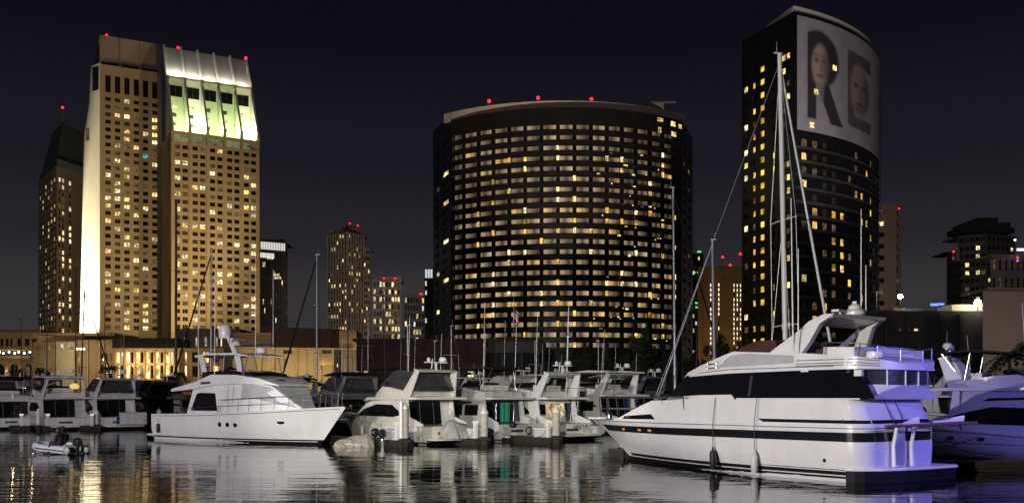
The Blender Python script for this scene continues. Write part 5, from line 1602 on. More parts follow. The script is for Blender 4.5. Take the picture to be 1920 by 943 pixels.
# ------------------------------------------------------------------ stern-to cruisers
SLIP = (-.65, .76)
def cruiser(name, label, cat, S, fwd, L=13.5, B=4.3, k=1.0, white='gelcoat', hardtop=False, enclosure=None, arch=True, fly=True, lit=False, radar=True, boot=True, window='sweep', whips=((2.6, 1.4, 3.5), (3.0, -1.5, 3.0)), hullmat=None, bimini=None, stripe=None, zscale=1.0, door='canvas_grey', ladder=False, group=None):
    loc, rz = place(S, fwd)
    t = thing(name, label, cat, loc, rz, group)
    W_ = M[white]
    z = lambda v: v * zscale
    h = Hull(L, L * .87, B, [(0, z(1.15)), (.3, z(1.25)), (.7, z(1.55)), (1, z(1.95))], ud=.42, kd=2.1, uw=.28, kw=1.6, stern=.93)
    hl = h.build(t, M[hullmat] if hullmat else W_, M['deck'])
    if boot: h.strip(hl, M['boot'], -.02, .16, off=.01, name='boot_stripe')
    if stripe: h.strip(hl, M[stripe], lambda u: h.zs(u) - .34, lambda u: h.zs(u) - .2, 0, .96, .012, 'stripe')
    h.strip(hl, M['gelcoat_old'], lambda u: h.zs(u) - .07, lambda u: h.zs(u) + .01, 0, .99, .04, 'rub_rail')
    b2 = B / 2
    sp_ = MB().prism([(.05, b2 * .88, .28), (.05, -b2 * .88, .28), (-.9, -b2 * .8, .28), (-1.0, -b2 * .6, .28), (-1.0, b2 * .6, .28), (-.9, b2 * .8, .28)], (0, 0, .12)).build('swim_platform', W_, t, bevel=.02)
    MB().bx(-1.0, -.04, -b2 * .82, b2 * .82, .20, .275).build('platform_edge', M['boot'], sp_)
    quadpane(hl, 'transom_gate', M['gelcoat_old'], (-.03, -b2 * .30, .5), (-.03, -b2 * .62, .5), (-.03, -b2 * .62, z(1.12)), (-.03, -b2 * .30, z(1.12)), .02)
    quadpane(hl, 'transom_locker', M['darkwall'], (-.03, b2 * .42, .62), (-.03, -b2 * .1, .62), (-.03, -b2 * .1, .80), (-.03, b2 * .42, .80), .02)
    x0, x1, x2 = .17 * L, .52 * L, .70 * L
    hw = lambda x, zz: min(b2 * .88, h.deck_half(x) - .22) - .10 * max(0, zz - z(1.2))
    zr_ = z(2.85)
    cb = solid(t, 'cabin', W_, [(x0, z(1.05), x0 + .25, zr_), (x1 * .7, z(1.15), x1 * .7, zr_), (x1, z(1.3), x1 - .6, zr_ * .985), (x2, z(1.5), x2 - 2.2, zr_ * .90)], hw, 4, 28, rows=3)
    if window == 'sweep':
        sidepane(cb, 'window', M['tint'], [(x0 + .6, z(1.85), x0 + .75, z(2.1)), (x0 + 1.4, z(1.72), x0 + 1.6, z(2.52)), (x1 - .8, z(1.75), x1 - 1.2, z(2.56)), (x2 - 1.0, z(1.78), x2 - 2.0, z(2.2))], hw, .02, 4)
    else:
        for xa in (x0 + .5, x0 + 2.3):
            sidepane(cb, 'window', M['tint'], [(xa, z(1.75), xa, z(2.5)), (xa + 1.5, z(1.75), xa + 1.5, z(2.5))], hw, .02, 2)
    # aft bulkhead: glass doors, curtain, or lit saloon
    xa = x0 - .04
    xs = lambda zz: x0 + .25 * (zz - z(1.05)) / (zr_ - z(1.05)) - .03
    def bulk(y0, y1, za, zb, nm, mt):
        quadpane(cb, nm, mt, (xs(za), y0, za), (xs(za), y1, za), (xs(zb), y1, zb), (xs(zb), y0, zb), .03)
    if lit:
        bulk(b2 * .70, b2 * .36, z(1.75), z(2.5), 'saloon_window', M['tint'])
        bulk(b2 * .28, -b2 * .04, z(1.72), z(2.55), 'saloon_window', M['cabin_lit'])
        bulk(-b2 * .08, -b2 * .46, z(1.72), z(2.55), 'saloon_window', M['cabin_lit'])
        bulk(-b2 * .52, -b2 * .80, z(1.25), z(2.6), 'saloon_door', M['tint'])
    else:
        bulk(b2 * .80, b2 * .30, z(1.2), z(2.75), 'saloon_door', M['tint'])
        bulk(b2 * .28, -b2 * .20, z(1.2), z(2.75), 'saloon_door', M['tint'])
        bulk(-b2 * .22, -b2 * .48, z(1.2), z(2.75), 'saloon_window', M['tint'])
        bulk(-b2 * .50, -b2 * .82, z(1.3), z(2.75), 'cockpit_curtain', M[door])
    for y_ in (b2 * .84, -b2 * .84):
        MB().prism([(.3, y_, z(1.15)), (x0 + .1, y_, z(1.15)), (x0 + .1, y_, zr_), (x0 - .25, y_, zr_), (x0 - .45, y_, z(1.75)), (.4, y_, z(1.32))], (0, -.08 * (1 if y_ > 0 else -1), 0)).build('cockpit_wing', W_, cb, 20)
    if fly:
        hf = lambda x, zz: min(b2 * .94, h.deck_half(x) - .06) - max(0, x - x1 * .75) ** 2 * .05
        fd = solid(t, 'flybridge_deck', W_, [(.75, zr_ + .02, .7, zr_ + .16), (x0, zr_ + .02, x0, zr_ + .20), (x1 - .3, zr_ - .02, x1 - .3, zr_ + .16), (x1 + .5, zr_ - .1, x1 + .45, zr_ - .04)], hf, 4, 28)
        hc_ = lambda x, zz: b2 * .84 - max(0, x - x1 * .62) ** 2 * .09
        solid(fd, 'flybridge_coaming', W_, [(x0 - .3, zr_ + .18, x0 - .1, zr_ + .55), (x0 + 2, zr_ + .18, x0 + 2, zr_ + .85), (x1 * .78, zr_ + .16, x1 * .72, zr_ + .9), (x1 + .1, zr_ + .02, x1 - .4, zr_ + .3)], hc_, 4, 28)
        solid(fd, 'flybridge_screen', M['tint'], [(x0 + 2.4, zr_ + .8, x0 + 2.2, zr_ + 1.15), (x1 * .76, zr_ + .86, x1 * .68, zr_ + 1.22)], lambda x, zz: hc_(x, zz) * .92, 2, 25)
        solid(fd, 'helm_seat', M['gelcoat_old'], [(x0 + .6, zr_ + .3, x0 + .5, zr_ + 1.0), (x0 + 1.1, zr_ + .3, x0 + 1.1, zr_ + 1.05)], lambda x, zz: b2 * .5, 1, 25)
        rail(fd, [(.85, b2 * .80, zr_ + .82), (.85, 0, zr_ + .82), (.85, -b2 * .80, zr_ + .82)], .018, h=.64, name='flybridge_rail', mid=True)
        top = zr_ + 2.0
        if arch:
            m = MB()
            for sd in (1, -1):
                m.prism([(x0 + .6, sd * b2 * .86, zr_ + .2), (x0 - .5, sd * b2 * .86, zr_ + .2), (x0 - 1.1, sd * b2 * .72, top - .1), (x0 - .7, sd * b2 * .70, top)], (0, -sd * .14, 0))
            m.prism([(x0 - 1.15, b2 * .73, top - .12), (x0 - .65, b2 * .73, top + .02), (x0 - .55, b2 * .73, top - .06), (x0 - 1.05, b2 * .73, top - .2)], (0, -b2 * 1.46, 0))
            ar = m.build('radar_arch', W_, fd, 25, bevel=.02)
            if radar:
                MB().bx(x0 - .92, x0 - .78, -.9, .9, top + .42, top + .48).bx(x0 - .9, x0 - .8, -.05, .05, top - .05, top + .42).build('radar_crossbar', M['whitemast'], ar)
                radome(ar, x0 - .85, -.55, top + .48, .27, .34)
                MB().lathe((x0 - .85, .6, top + .48), [(.1, 0), (.12, .2), (.03, .3)], 8).build('antenna_puck', M['gelcoat'], ar, 40)
                MB().tube([(x0 - .9, .4, top), (x0 - 1.0, .4, top + .7)], .03, 5).build('light_mast', M['whitemast'], ar)
        if hardtop:
            solid(fd, 'hardtop', W_, [(x0 - 1.4, top - .02, x0 - 1.4, top + .08), (x0 + 1, top + .06, x0 + 1, top + .2), (x1 * .75, top, x1 * .75, top + .1)], lambda x, zz: b2 * .86, 3, 30)
            for y_ in (1, -1): MB().tube([(x1 * .7, y_ * b2 * .75, zr_ + .85), (x1 * .7 - .3, y_ * b2 * .78, top + .02)], .03, 6).build('hardtop_post', M['chrome'], fd)
        if enclosure:
            solid(fd, 'flybridge_enclosure', M[enclosure], [(x0 - .6, zr_ + .6, x0 - .3, top - .12), (x0 + 1.5, zr_ + .86, x0 + 1.4, top), (x1 * .8, zr_ + .9, x1 * .62, top - .15)], lambda x, zz: b2 * (.82 - .12 * max(0, (zz - zr_ - .6))), 3, 25)
        if bimini:
            solid(fd, 'bimini', M[bimini], [(x0 - 1.2, top + .1, x0 - 1.0, top + .2), (x0 + .6, top + .22, x0 + .6, top + .34), (x1 * .7, top + .02, x1 * .66, top + .14)], lambda x, zz: b2 * .8, 3, 30)
            m = MB()
            for sd in (1, -1):
                for xx in (x0 - .9, x0 + .6, x1 * .62): m.tube([(x0 + .3, sd * b2 * .78, zr_ + .5), (xx, sd * b2 * .76, top + .14)], .022, 5)
            m.build('bimini_frame', M['chrome'], fd)
        for wx, wy, wh in whips: whip(fd, wx, wy * b2 / 2.1, zr_ + .3, wh, -.25, .02)
        if ladder:
            m = MB()
            for yy in (-b2 * .55, -b2 * .80): m.tube([(x0 - .35, yy, z(1.2)), (x0 - .75, yy, zr_ + .5)], .025, 5)
            for q in range(6):
                f_ = (q + .5) / 6
                m.box((lerp(x0 - .35, x0 - .75, f_), -b2 * .675, lerp(z(1.2), zr_ + .3, f_)), (.1, b2 * .25, .04))
            m.build('ladder', M['gelcoat'], t)
    bow_rail(t, h, .52 * L, L * .97, .6, 5, M['chrome'])
    return t, h
g_st = 'cruisers moored stern to the fairway'
cruiser('flybridge_cruiser', 'small cruiser with black bimini moored outermost beside the amber-domed cruiser', 'boat', (-46.6, 90.0), SLIP, 11.5, 4.0, white='gelcoat_old', arch=False, zscale=.92, bimini='canvas_black', door='canvas_black')
cruiser('flybridge_cruiser', 'grey-white flybridge cruiser whose arch frames an amber dome light', 'boat', (-40.9, 88.8), SLIP, 13.0, 4.5, white='gelcoat_old', hardtop=True, door='canvas_grey')
cruiser('flybridge_cruiser', 'grey-white cruiser with smoked flybridge enclosure and rolled tender on its stern', 'boat', (-36.6, 90.2), SLIP, 13.0, 4.3, white='gelcoat_old', enclosure='vinyl', door='gelcoat_old')
cruiser('flybridge_cruiser', 'dark blue-grey cruiser half hidden behind the stern of the pilothouse yacht', 'boat', (-36.0, 101.5), SLIP, 12.5, 4.4, white='greywall', enclosure='canvas_black', whips=())
cruiser('trawler', 'unlit black-hulled trawler with dark canvas behind the pilothouse yacht bow', 'boat', (-12.2, 82.0), SLIP, 13.0, 4.5, white='greywall', hullmat='darkwall', enclosure='vinyl', bimini='canvas_black', radar=False, whips=((2.5, 1.2, 5.0),))
tG, hG = cruiser('express_cruiser', 'cream express cruiser with arched side window and canvas-draped tender aft', 'boat', (-4.05, 62.0), SLIP, 13.5, 4.4, white='cream', enclosure='vinyl', whips=((2.6, 1.4, 5.2), (3.2, -1.5, 4.2)), door='gelcoat_old')
tH, hH = cruiser('sportfisher', 'old cream sportfisher with green towel hanging under its flybridge', 'boat', (.6, 66.4), SLIP, 12.0, 4.2, white='gelcoat_old', arch=False, bimini='canvas_black', window='square', door='tint', whips=((2.2, 1.6, 6.5), (2.4, -1.5, 6.0), (3.5, .5, 4.5)))
tI, hI = cruiser('flybridge_cruiser', 'white cruiser with lit saloon, stern ladder and name lettered on the transom', 'boat', (4.55, 68.6), SLIP, 13.0, 4.5, white='gelcoat', lit=True, ladder=True, hardtop=False, bimini=None, whips=((2.4, 1.6, 6.0), (2.6, -1.5, 7.0), (2.9, -1.7, 6.5)))
tJ, hJ = cruiser('trawler', 'white trawler with long covered aft deck behind the name-lettered cruiser', 'boat', (10.4, 79.5), SLIP, 15.0, 5.0, white='gelcoat', hardtop=True, window='square', zscale=1.08, lit=False, door='canvas_blue', whips=((2.6, 1.4, 4.0),))
cruiser('flybridge_cruiser', 'mauve-grey cruiser with wrapped flybridge behind the green-towel sportfisher', 'boat', (2.0, 92.0), SLIP, 13.0, 4.4, white='gelcoat_old', enclosure='canvas_grey', zscale=1.1, whips=((2.6, 1.4, 7.0),))
cruiser('flybridge_cruiser', 'dark canvas-topped cruiser behind the draped-tender express cruiser', 'boat', (-6.5, 90.0), SLIP, 13.0, 4.4, white='gelcoat_old', bimini='canvas_black', enclosure='vinyl', whips=((2.6, 1.4, 6.0),))
cruiser('flybridge_cruiser', 'dim cruiser with pale hardtop tucked behind the lit-saloon cruiser', 'boat', (5.8, 97.0), SLIP, 13.5, 4.5, white='gelcoat_old', hardtop=True, zscale=1.12, whips=((2.6, 1.4, 5.0),))
cruiser('flybridge_cruiser', 'dim cruiser with black bimini between the pilothouse yacht and the black trawler', 'boat', (-22.5, 106.0), SLIP, 13.0, 4.4, white='greywall', bimini='canvas_black', whips=())
# second row across the walkway: bows hidden, only upperworks and canvas show
for k_, (px_, Y_, L_, en_, bi_, ht_, wh_, lb_) in enumerate((
        (10, 112, 12.5, 'vinyl', None, False, 'gelcoat_old', 'cruiser in the second row behind the outermost black-bimini cruiser'),
        (95, 114, 12.0, None, 'canvas_black', False, 'greywall', 'dim cruiser with folded canvas behind the two grey-white cruisers'),
        (262, 116, 13.0, 'canvas_blue', None, False, 'greywall', 'cruiser with blue canvas enclosure in the second row before the colonnade'),
        (690, 103, 12.5, None, 'canvas_black', False, 'gelcoat_old', 'cruiser with black bimini in the second row before the maroon hall'),
        (795, 106, 13.0, 'canvas_black', None, False, 'greywall', 'unlit cruiser with black enclosure before the maroon hall'),
        (905, 108, 12.0, None, None, True, 'gelcoat_old', 'second row cruiser with bare hardtop below the pavilion'),
        (1075, 106, 12.5, 'vinyl', 'canvas_black', False, 'gelcoat_old', 'second row cruiser with smoked enclosure below the curved hotel grove'),
        (1180, 104, 13.0, None, 'canvas_grey', False, 'gelcoat_old', 'second row cruiser with grey bimini beside the long-decked trawler'),
        (1245, 96, 12.0, 'canvas_black', None, False, 'greywall', 'dark cruiser with black enclosure behind the bow rail of the big yacht'),
        (1835, 92, 12.5, None, 'canvas_black', False, 'gelcoat_old', 'second row cruiser with black bimini before the tan hall'))):
    cruiser('flybridge_cruiser', lb_, 'boat', (X(px_, Y_), Y_), SLIP, L_, 4.3, white=wh_, enclosure=en_, bimini=bi_, hardtop=ht_, zscale=1.1, whips=((2.6, 1.4, 3.0 + (k_ * 37 % 5)), (3.4, -1.2, 2.5 + (k_ * 17 % 4))))
# boats beyond the big yacht's stern
tL, hL = cruiser('express_cruiser', 'low white express cruiser with black side glass berthed past the big yacht', 'boat', (27.3, 41.4), (-.6, .8), 13.5, 4.0, white='gelcoat', fly=False, zscale=1.0, whips=())
hwL = lambda x, zz: 1.72 - .1 * max(0, zz - 1.2) - max(0, x - 6.5) ** 2 * .035
for x_ in (6.0, 7.6, 9.0): hL.port(tL.children[0], x_ / 12.8, 1.05, .17, .09, M['tint'], 'porthole', (1,))
hL.strip(tL.children[0], M['darkrail'], lambda u: .78 + .1 * u, lambda u: .80 + .1 * u, .0, .97, .012, 'hull_line')
m = MB()
for sd in (1, -1): m.prism([(2.6, sd * 1.75, 1.25), (1.7, sd * 1.75, 1.25), (1.0, sd * 1.6, 3.3), (1.35, sd * 1.6, 3.3)], (0, -sd * .12, 0))
m.prism([(1.0, 1.6, 3.2), (1.35, 1.6, 3.2), (1.35, 1.6, 3.35), (1.0, 1.6, 3.35)], (0, -3.2, 0))
m.build('radar_arch', M['gelcoat'], tL, 25, bevel=.02)
tM, hM = cruiser('flybridge_cruiser', 'tall white flybridge yacht washed in blue light behind the low express cruiser', 'yacht', (24.4, 57.5), (.80, -.60), 15.0, 4.8, white='gelcoat', zscale=1.18, whips=((2.6, 1.2, 3.0), (6.0, -1.4, 4.5)), bimini='canvas_black', stripe='darkrail')
tN, hN = cruiser('flybridge_cruiser', 'unlit cruiser with black canopy under the tan hall palms', 'boat', (36.5, 76.0), (-.65, .76), 13.0, 4.4, white='gelcoat_old', bimini='canvas_black', whips=((3.0, -1.4, 5.0),), zscale=1.05)

# name on the transom
def lettering(parent, text, x, y, z, size, mat, name='lettering'):
    cu = bpy.data.curves.new('lettering', 'FONT')
    cu.body = text
    cu.size = size
    cu.extrude = .004
    tmp = bpy.data.objects.new('lettering', cu)
    COL.objects.link(tmp)
    dg = bpy.context.evaluated_depsgraph_get()
    me = bpy.data.meshes.new_from_object(tmp.evaluated_get(dg))
    bpy.data.objects.remove(tmp)
    me.materials.clear()
    me.materials.append(mat)
    o = bpy.data.objects.new(name, me)
    o.location = (x, y, z)
    o.rotation_euler = (R(90), 0, R(-90))      # reads from astern
    return link(o, parent)
lettering(tI, 'NEXT P', -.075, .3, .74, .42, M['boot'])
# dome light under the hardtop of the second cruiser
bl = thing('dome_light', 'amber dome light glowing in the arch of the grey-white cruiser', 'lamp', (-41.3, 90.6, 3.75), 0)
MB().lathe((0, 0, .1), [(.30, 0), (.42, .12), (.40, .3), (.22, .46), (.05, .5)], 14).build('dome', glow('amber_dome', (1, .62, .2), .9, var=False), bl, 40)
MB().lathe((0, 0, 0), [(.2, 0), (.2, .1)], 10).build('dome_base', M['gelcoat_old'], bl)
# ------------------------------------------------------------------ tenders and covered small craft
def inflatable(name, label, loc, rz, L=3.0, B=1.55, tube_r=.21, mat='hypalon', motor=True, tilt=0.0, cat='dinghy', seats=True):
    t = thing(name, label, cat, loc, rz)
    pts = []
    b = B / 2 - tube_r
    for k in range(9): pts.append((lerp(-.1, L * .62, k / 8), b, .22 + tilt * k / 8))
    for k in range(1, 10):
        a = math.pi / 2 - math.pi * k / 10
        pts.append((L * .62 + (L * .38 - tube_r) * math.cos(a), b * math.sin(a), .22 + tilt + .10 * math.cos(a)))
    for k in range(9): pts.append((lerp(L * .62, -.1, k / 8), -b, .22 + tilt * (1 - k / 8)))
    tb = MB().tube(pts, tube_r, 12).build('tube', M[mat], t, 50)
    MB().tube([(p[0], p[1] * (1 + tube_r / max(.2, abs(b)) * .98), p[2] - .02) for p in pts], .035, 6).build('rub_strake', M['rubber'], tb)
    m = MB()
    m.prism([(0, b, .12), (L * .65, b, .12), (L * .9, 0, .16), (L * .65, -b, .12), (0, -b, .12)], (0, 0, .05))
    m.build('floor', M['deck'], t)
    MB().bx(.05, .12, -b, b, .1, .52).build('transom', M['gelcoat_old'], t)
    for sd in (1, -1):
        MB().loft([[(-.32, sd * b + .05 * c_, .22 + .05 * s_) for c_, s_ in ((1, 0), (0, 1), (-1, 0), (0, -1))], [(-.1, sd * b + tube_r * c_, .22 + tube_r * s_) for c_, s_ in ((1, 0), (0, 1), (-1, 0), (0, -1))]]).build('tube_end', M[mat], tb)
    if seats:
        MB().bx(.14, .75, -b * .9, b * .15, .2, .62).build('console', M['gelcoat'], t, bevel=.03)
        MB().bx(L * .28, L * .28 + .28, -b, b, .38, .44).build('thwart', M['gelcoat'], t)
    if motor:
        m = MB()
        m.loft([[(-.22 + .24 * c_, .18 * s_, .46) for c_, s_ in ring8], [(-.24 + .28 * c_, .22 * s_, .60) for c_, s_ in ring8], [(-.24 + .26 * c_, .2 * s_, .80) for c_, s_ in ring8], [(-.22 + .12 * c_, .1 * s_, .88) for c_, s_ in ring8]])
        mo = m.build('outboard_motor', M['outboard'], t, 40)
        MB().bx(-.30, -.14, -.05, .05, -.3, .47).build('motor_leg', M['outboard'], mo)
        MB().tube([(-.1, 0, .78), (.35, .05, .82)], .025, 6).build('tiller', M['rubber'], mo)
    return t
ring8 = [(math.cos(k * math.pi / 4), math.sin(k * math.pi / 4)) for k in range(8)]
q = on_water(140, 851)
dl = (q.x, q.y, 0)
drz = math.atan2(.45, -.88)
inflatable('inflatable_dinghy', 'grey inflatable dinghy under way with two people and an outboard', dl, drz, 3.0, 1.6, .22, tilt=.10)
MB().ball((0, 0, 0), .1, 6, 4)
def seated(label, lx, ly, lz, face, seed):
    """one continuous skinned body sitting on the tube, hands resting on the knees"""
    c, s = math.cos(drz), math.sin(drz)
    wx, wy = dl[0] + lx * c - ly * s, dl[1] + lx * s + ly * c
    t = thing('person', label, 'person', (wx, wy, lz), drz + face)
    t.scale = (1.15, 1.15, 1.15)
    vs, es, rs = [], [], []
    def jt(p, r, par):
        vs.append(p); rs.append(r)
        if par is not None: es.append((par, len(vs) - 1))
        return len(vs) - 1
    pel = jt((0, 0, .12), (.16, .17), None)
    ab = jt((.02, 0, .30), (.14, .16), pel)
    ch = jt((.05, 0, .50), (.14, .19), ab)
    nk = jt((.08, 0, .66), (.06, .06), ch)
    hb = jt((.11, 0, .74), (.085, .08), nk)
    ht_ = jt((.12, 0, .86), (.095, .085), hb)
    jt((.12, 0, .94), (.05, .05), ht_)
    for sd in (1, -1):
        hp = jt((.06, sd * .11, .11), (.10, .10), pel)
        kn = jt((.46, sd * .14, .20), (.075, .075), hp)
        an_ = jt((.50, sd * .14, -.20), (.05, .05), kn)
        jt((.66, sd * .15, -.24), (.045, .04), an_)
        sh = jt((.05, sd * .20, .57), (.075, .075), ch)
        el = jt((.10, sd * .27, .32), (.055, .055), sh)
        wr = jt((.34, sd * .20, .27), (.036, .036), el)
        pm = jt((.41, sd * .18, .27), (.036, .028), wr)
        for f in range(4): jt((.49 + .01 * (f % 2), sd * (.145 + .022 * f), .25), (.010, .010), pm)
        jt((.42, sd * .13, .25), (.011, .011), pm)
    me = bpy.data.meshes.new('body')
    me.from_pydata(vs, es, [])
    me.materials.append(M['cloth_dark'])
    o = bpy.data.objects.new('body', me)
    link(o, t)
    md = o.modifiers.new('skin', 'SKIN')
    md.use_smooth_shade = True
    lay = me.skin_vertices[0] if me.skin_vertices else None
    if lay is None:
        bpy.context.view_layer.objects.active = o
        lay = me.skin_vertices[0]
    for i, r in enumerate(rs): lay.data[i].radius = r
    lay.data[0].use_root = True
    sb_ = o.modifiers.new('sub', 'SUBSURF')
    sb_.levels = sb_.render_levels = 1
    m = MB(); m.ball((.135, 0, .83), .098, 12, 8, (1, .86, 1.2)); fc = m.build('face', M['skin'], t, 60)
    m = MB(); m.prism([(.228, .012, .80), (.228, -.012, .80), (.222, 0, .87)], (.025, 0, -.01))
    m.build('nose', M['skin'], fc)
    m = MB()
    for sd in (1, -1): m.ball((.218, sd * .035, .852), .012, 6, 4)
    m.build('eyes', M['hair'], fc)
    m = MB(); m.box((.222, 0, .765), (.01, .045, .01)); m.build('mouth', M['hair'], fc)
    m = MB(); m.ball((.105, 0, .872), .115, 12, 8, (1.0, .95, .95)); m.build('hair', M['hair'], t, 60)
    return t
seated('person in dark jacket sitting at the outboard end of the dinghy', .55, .42, .34, .25, 1)
seated('person in dark jacket sitting forward in the dinghy beside the other', 1.25, -.30, .34, -.15, 2)

# rolled tender on the stern of the smoked-enclosure cruiser
def at(S, fwd, x, y):
    n = math.hypot(*fwd); f = (fwd[0] / n, fwd[1] / n)
    return (S[0] + f[0] * x - f[1] * y, S[1] + f[1] * x + f[0] * y)
SA_ = math.atan2(SLIP[1], SLIP[0])
p_ = at((-36.6, 90.2), SLIP, -.55, -.75)
t = thing('stowed_tender', 'grey inflatable tender stowed on its side across a cruiser stern', 'dinghy', (p_[0], p_[1], .42), SA_ + math.pi / 2)
tb = MB()
for z_ in (.24, .62, .98): tb.tube([(-1.25, .04 * z_, z_), (-.9, 0, z_), (.9, 0, z_), (1.2, -.05, z_)], .24, 12)
tb.build('tube', M['hypalon'], t, 50)
MB().box((.0, .22, .6), (1.9, .08, .9)).build('floor', M['gelcoat_old'], t)
m = MB(); m.loft([[(1.35 + .12 * c_, .14 * s_, z_) for c_, s_ in ring8] for z_ in (.1, .3, .6, .75)]); m.build('outboard_motor', M['canvas_blue'], t, 40)
# canvas draped tender on the cream express cruiser
def draped(label, loc, rz, L, B, H, mat, seed, name='covered_tender', flare=.25):
    rg = random.Random(seed)
    t = thing(name, label, 'dinghy', loc, rz)
    m = MB()
    nx, nf = 34, 30
    rows = []
    for i in range(nx + 1):
        xf = -1 + 2 * i / nx
        tap = max(0.0, 1 - abs(xf) ** 5)
        hh = H * (.50 + .50 * math.sin(math.pi * .5 * (xf * .5 + .5)) ** 2) * (tap ** .6) + .05
        row = []
        for j in range(nf + 1):
            f = -1 + 2 * j / nf
            af = abs(f)
            pl = 1 + .07 * af ** 2 * math.sin(xf * 15 + seed + 2 * f) + .035 * af * math.sin(xf * 31 + f * 3)
            zz = hh * (1 - af ** 1.9) + .035 * math.sin(xf * 9 + f * 6 + seed) * (1 - af)
            row.append((L / 2 * xf * (1 + .03 * math.sin(f * 9)), B / 2 * f * pl * (tap ** .35 * .9 + .1), max(0.0, zz)))
        rows.append(row)
    m.loft(rows, cap=False, closed=False)
    m.build('canvas_cover', M[mat], t, 60)
    MB().loft([[(L / 2 * .93 * math.cos(2 * math.pi * k / 24), B / 2 * .93 * math.sin(2 * math.pi * k / 24), z_) for k in range(24)] for z_ in (-.02, .22)]).build('tube', M['hypalon'], t, 50)
    return t
p_ = at((-4.05, 62.0), SLIP, -.65, -.55)
draped('tender under a wrinkled grey canvas drape on the express cruiser stern', (p_[0], p_[1], .41), SA_ + math.pi / 2 + .05, 3.3, 1.6, 1.2, 'canvas_grey', 3)
q = on_water(664, 837)
draped('tan canvas covered dinghy afloat beside the pilothouse yacht bow', (q.x, q.y, .0), .5, 2.5, 1.5, .8, 'canvas_tan', 8, 'covered_dinghy')
for k, (px_, py_, lb) in enumerate(((703, 835, 'tilted black outboard motor on a bracket beside the covered dinghy'), (717, 838, 'second outboard motor on the dock bracket next to the covered dinghy'))):
    q = on_water(px_, py_)
    t = thing('outboard_motor', lb, 'outboard', (q.x, q.y, .0), .6 + k)
    m = MB(); m.loft([[(.28 * c_ * s0, .22 * s_ * s0, z_) for c_, s_ in ring8] for z_, s0 in ((.55, .7), (.7, 1.0), (.95, 1.0), (1.1, .55))]); m.build('cowl', M['outboard'], t, 40)
    m = MB(); m.bx(-.06, .06, -.08, .08, -.3, .56); m.box((0, 0, -.02), (.4, .05, .04)); m.build('leg', M['outboard'], t)
    MB().bx(-.3, .3, -.05, .05, .42, .5).build('bracket', M['chrome'], t)
# clutter on the sportfisher and cruisers
p_ = at((.6, 66.4), SLIP, -.25, .95)
t = thing('towel', 'green towel draped over a rail in the sportfisher cockpit', 'towel', at((.6, 66.4), SLIP, 1.0, .55) + (1.2,), SA_)
m = MB()
for k in range(8):
    y0, y1 = .45 - k * .11, .45 - (k + 1) * .11
    x0_, x1_ = .05 * math.sin(k * 1.9), .05 * math.sin((k + 1) * 1.9)
    m.prism([(x0_, y0, .1), (x1_, y1, .1), (x1_ * .6, y1, 1.45), (x0_ * .6, y0, 1.45)], (.03, 0, 0))
m.build('towel_cloth', M['green'], t)
MB().tube([(.02, .8, 1.46), (.02, -.8, 1.46)], .02, 6).build('towel_rail', M['chrome'], t)
for yy in (.8, -.8): MB().tube([(.02, yy, 0), (.02, yy, 1.46)], .02, 6).build('rail_post', M['chrome'], t)
p_ = at((.6, 66.4), SLIP, -.25, .95)
t = thing('barbecue_grill', 'small black grill and tank on the sportfisher transom', 'grill', (p_[0], p_[1], .95), SA_)
MB().lathe((0, 0, 0), [(.1, 0), (.24, .08), (.27, .22), (.2, .36), (.05, .42)], 12).build('kettle', M['rubber'], t, 40)
MB().tube([(.1, -.2, .2), (.1, -.6, .2)], .02, 5).build('handle', M['chrome'], t)
for k, yy in enumerate((-.45, -1.0)):
    p_ = at((.6, 66.4), SLIP, -.35 - .1 * k, yy)
    t = thing('hose_coil', ['coiled hose standing on the sportfisher platform beside the grill', 'coiled line leaning on the sportfisher transom corner'][k], 'hose', (p_[0], p_[1], .41), SA_)
    for c_ in range(3):
        m = MB()
        m.tube([(c_ * .05, (.28 - .03 * c_) * math.cos(a / 14 * 2 * math.pi), .32 + (.28 - .03 * c_) * math.sin(a / 14 * 2 * math.pi)) for a in range(15)], .022, 6)
        m.build('coil', M['rubber' if k == 0 else 'rope_pale'], t)
p_ = at((4.55, 68.6), SLIP, -.45, -1.85)
t = thing('dock_step', 'white fibreglass dock step beside the name-lettered transom', 'dock step', (p_[0], p_[1], .405), SA_)
MB().bx(-.3, .3, -.35, .35, 0, .35).bx(-.3, 0, -.35, .35, .351, .7).build('step_box', M['gelcoat'], t, bevel=.02)

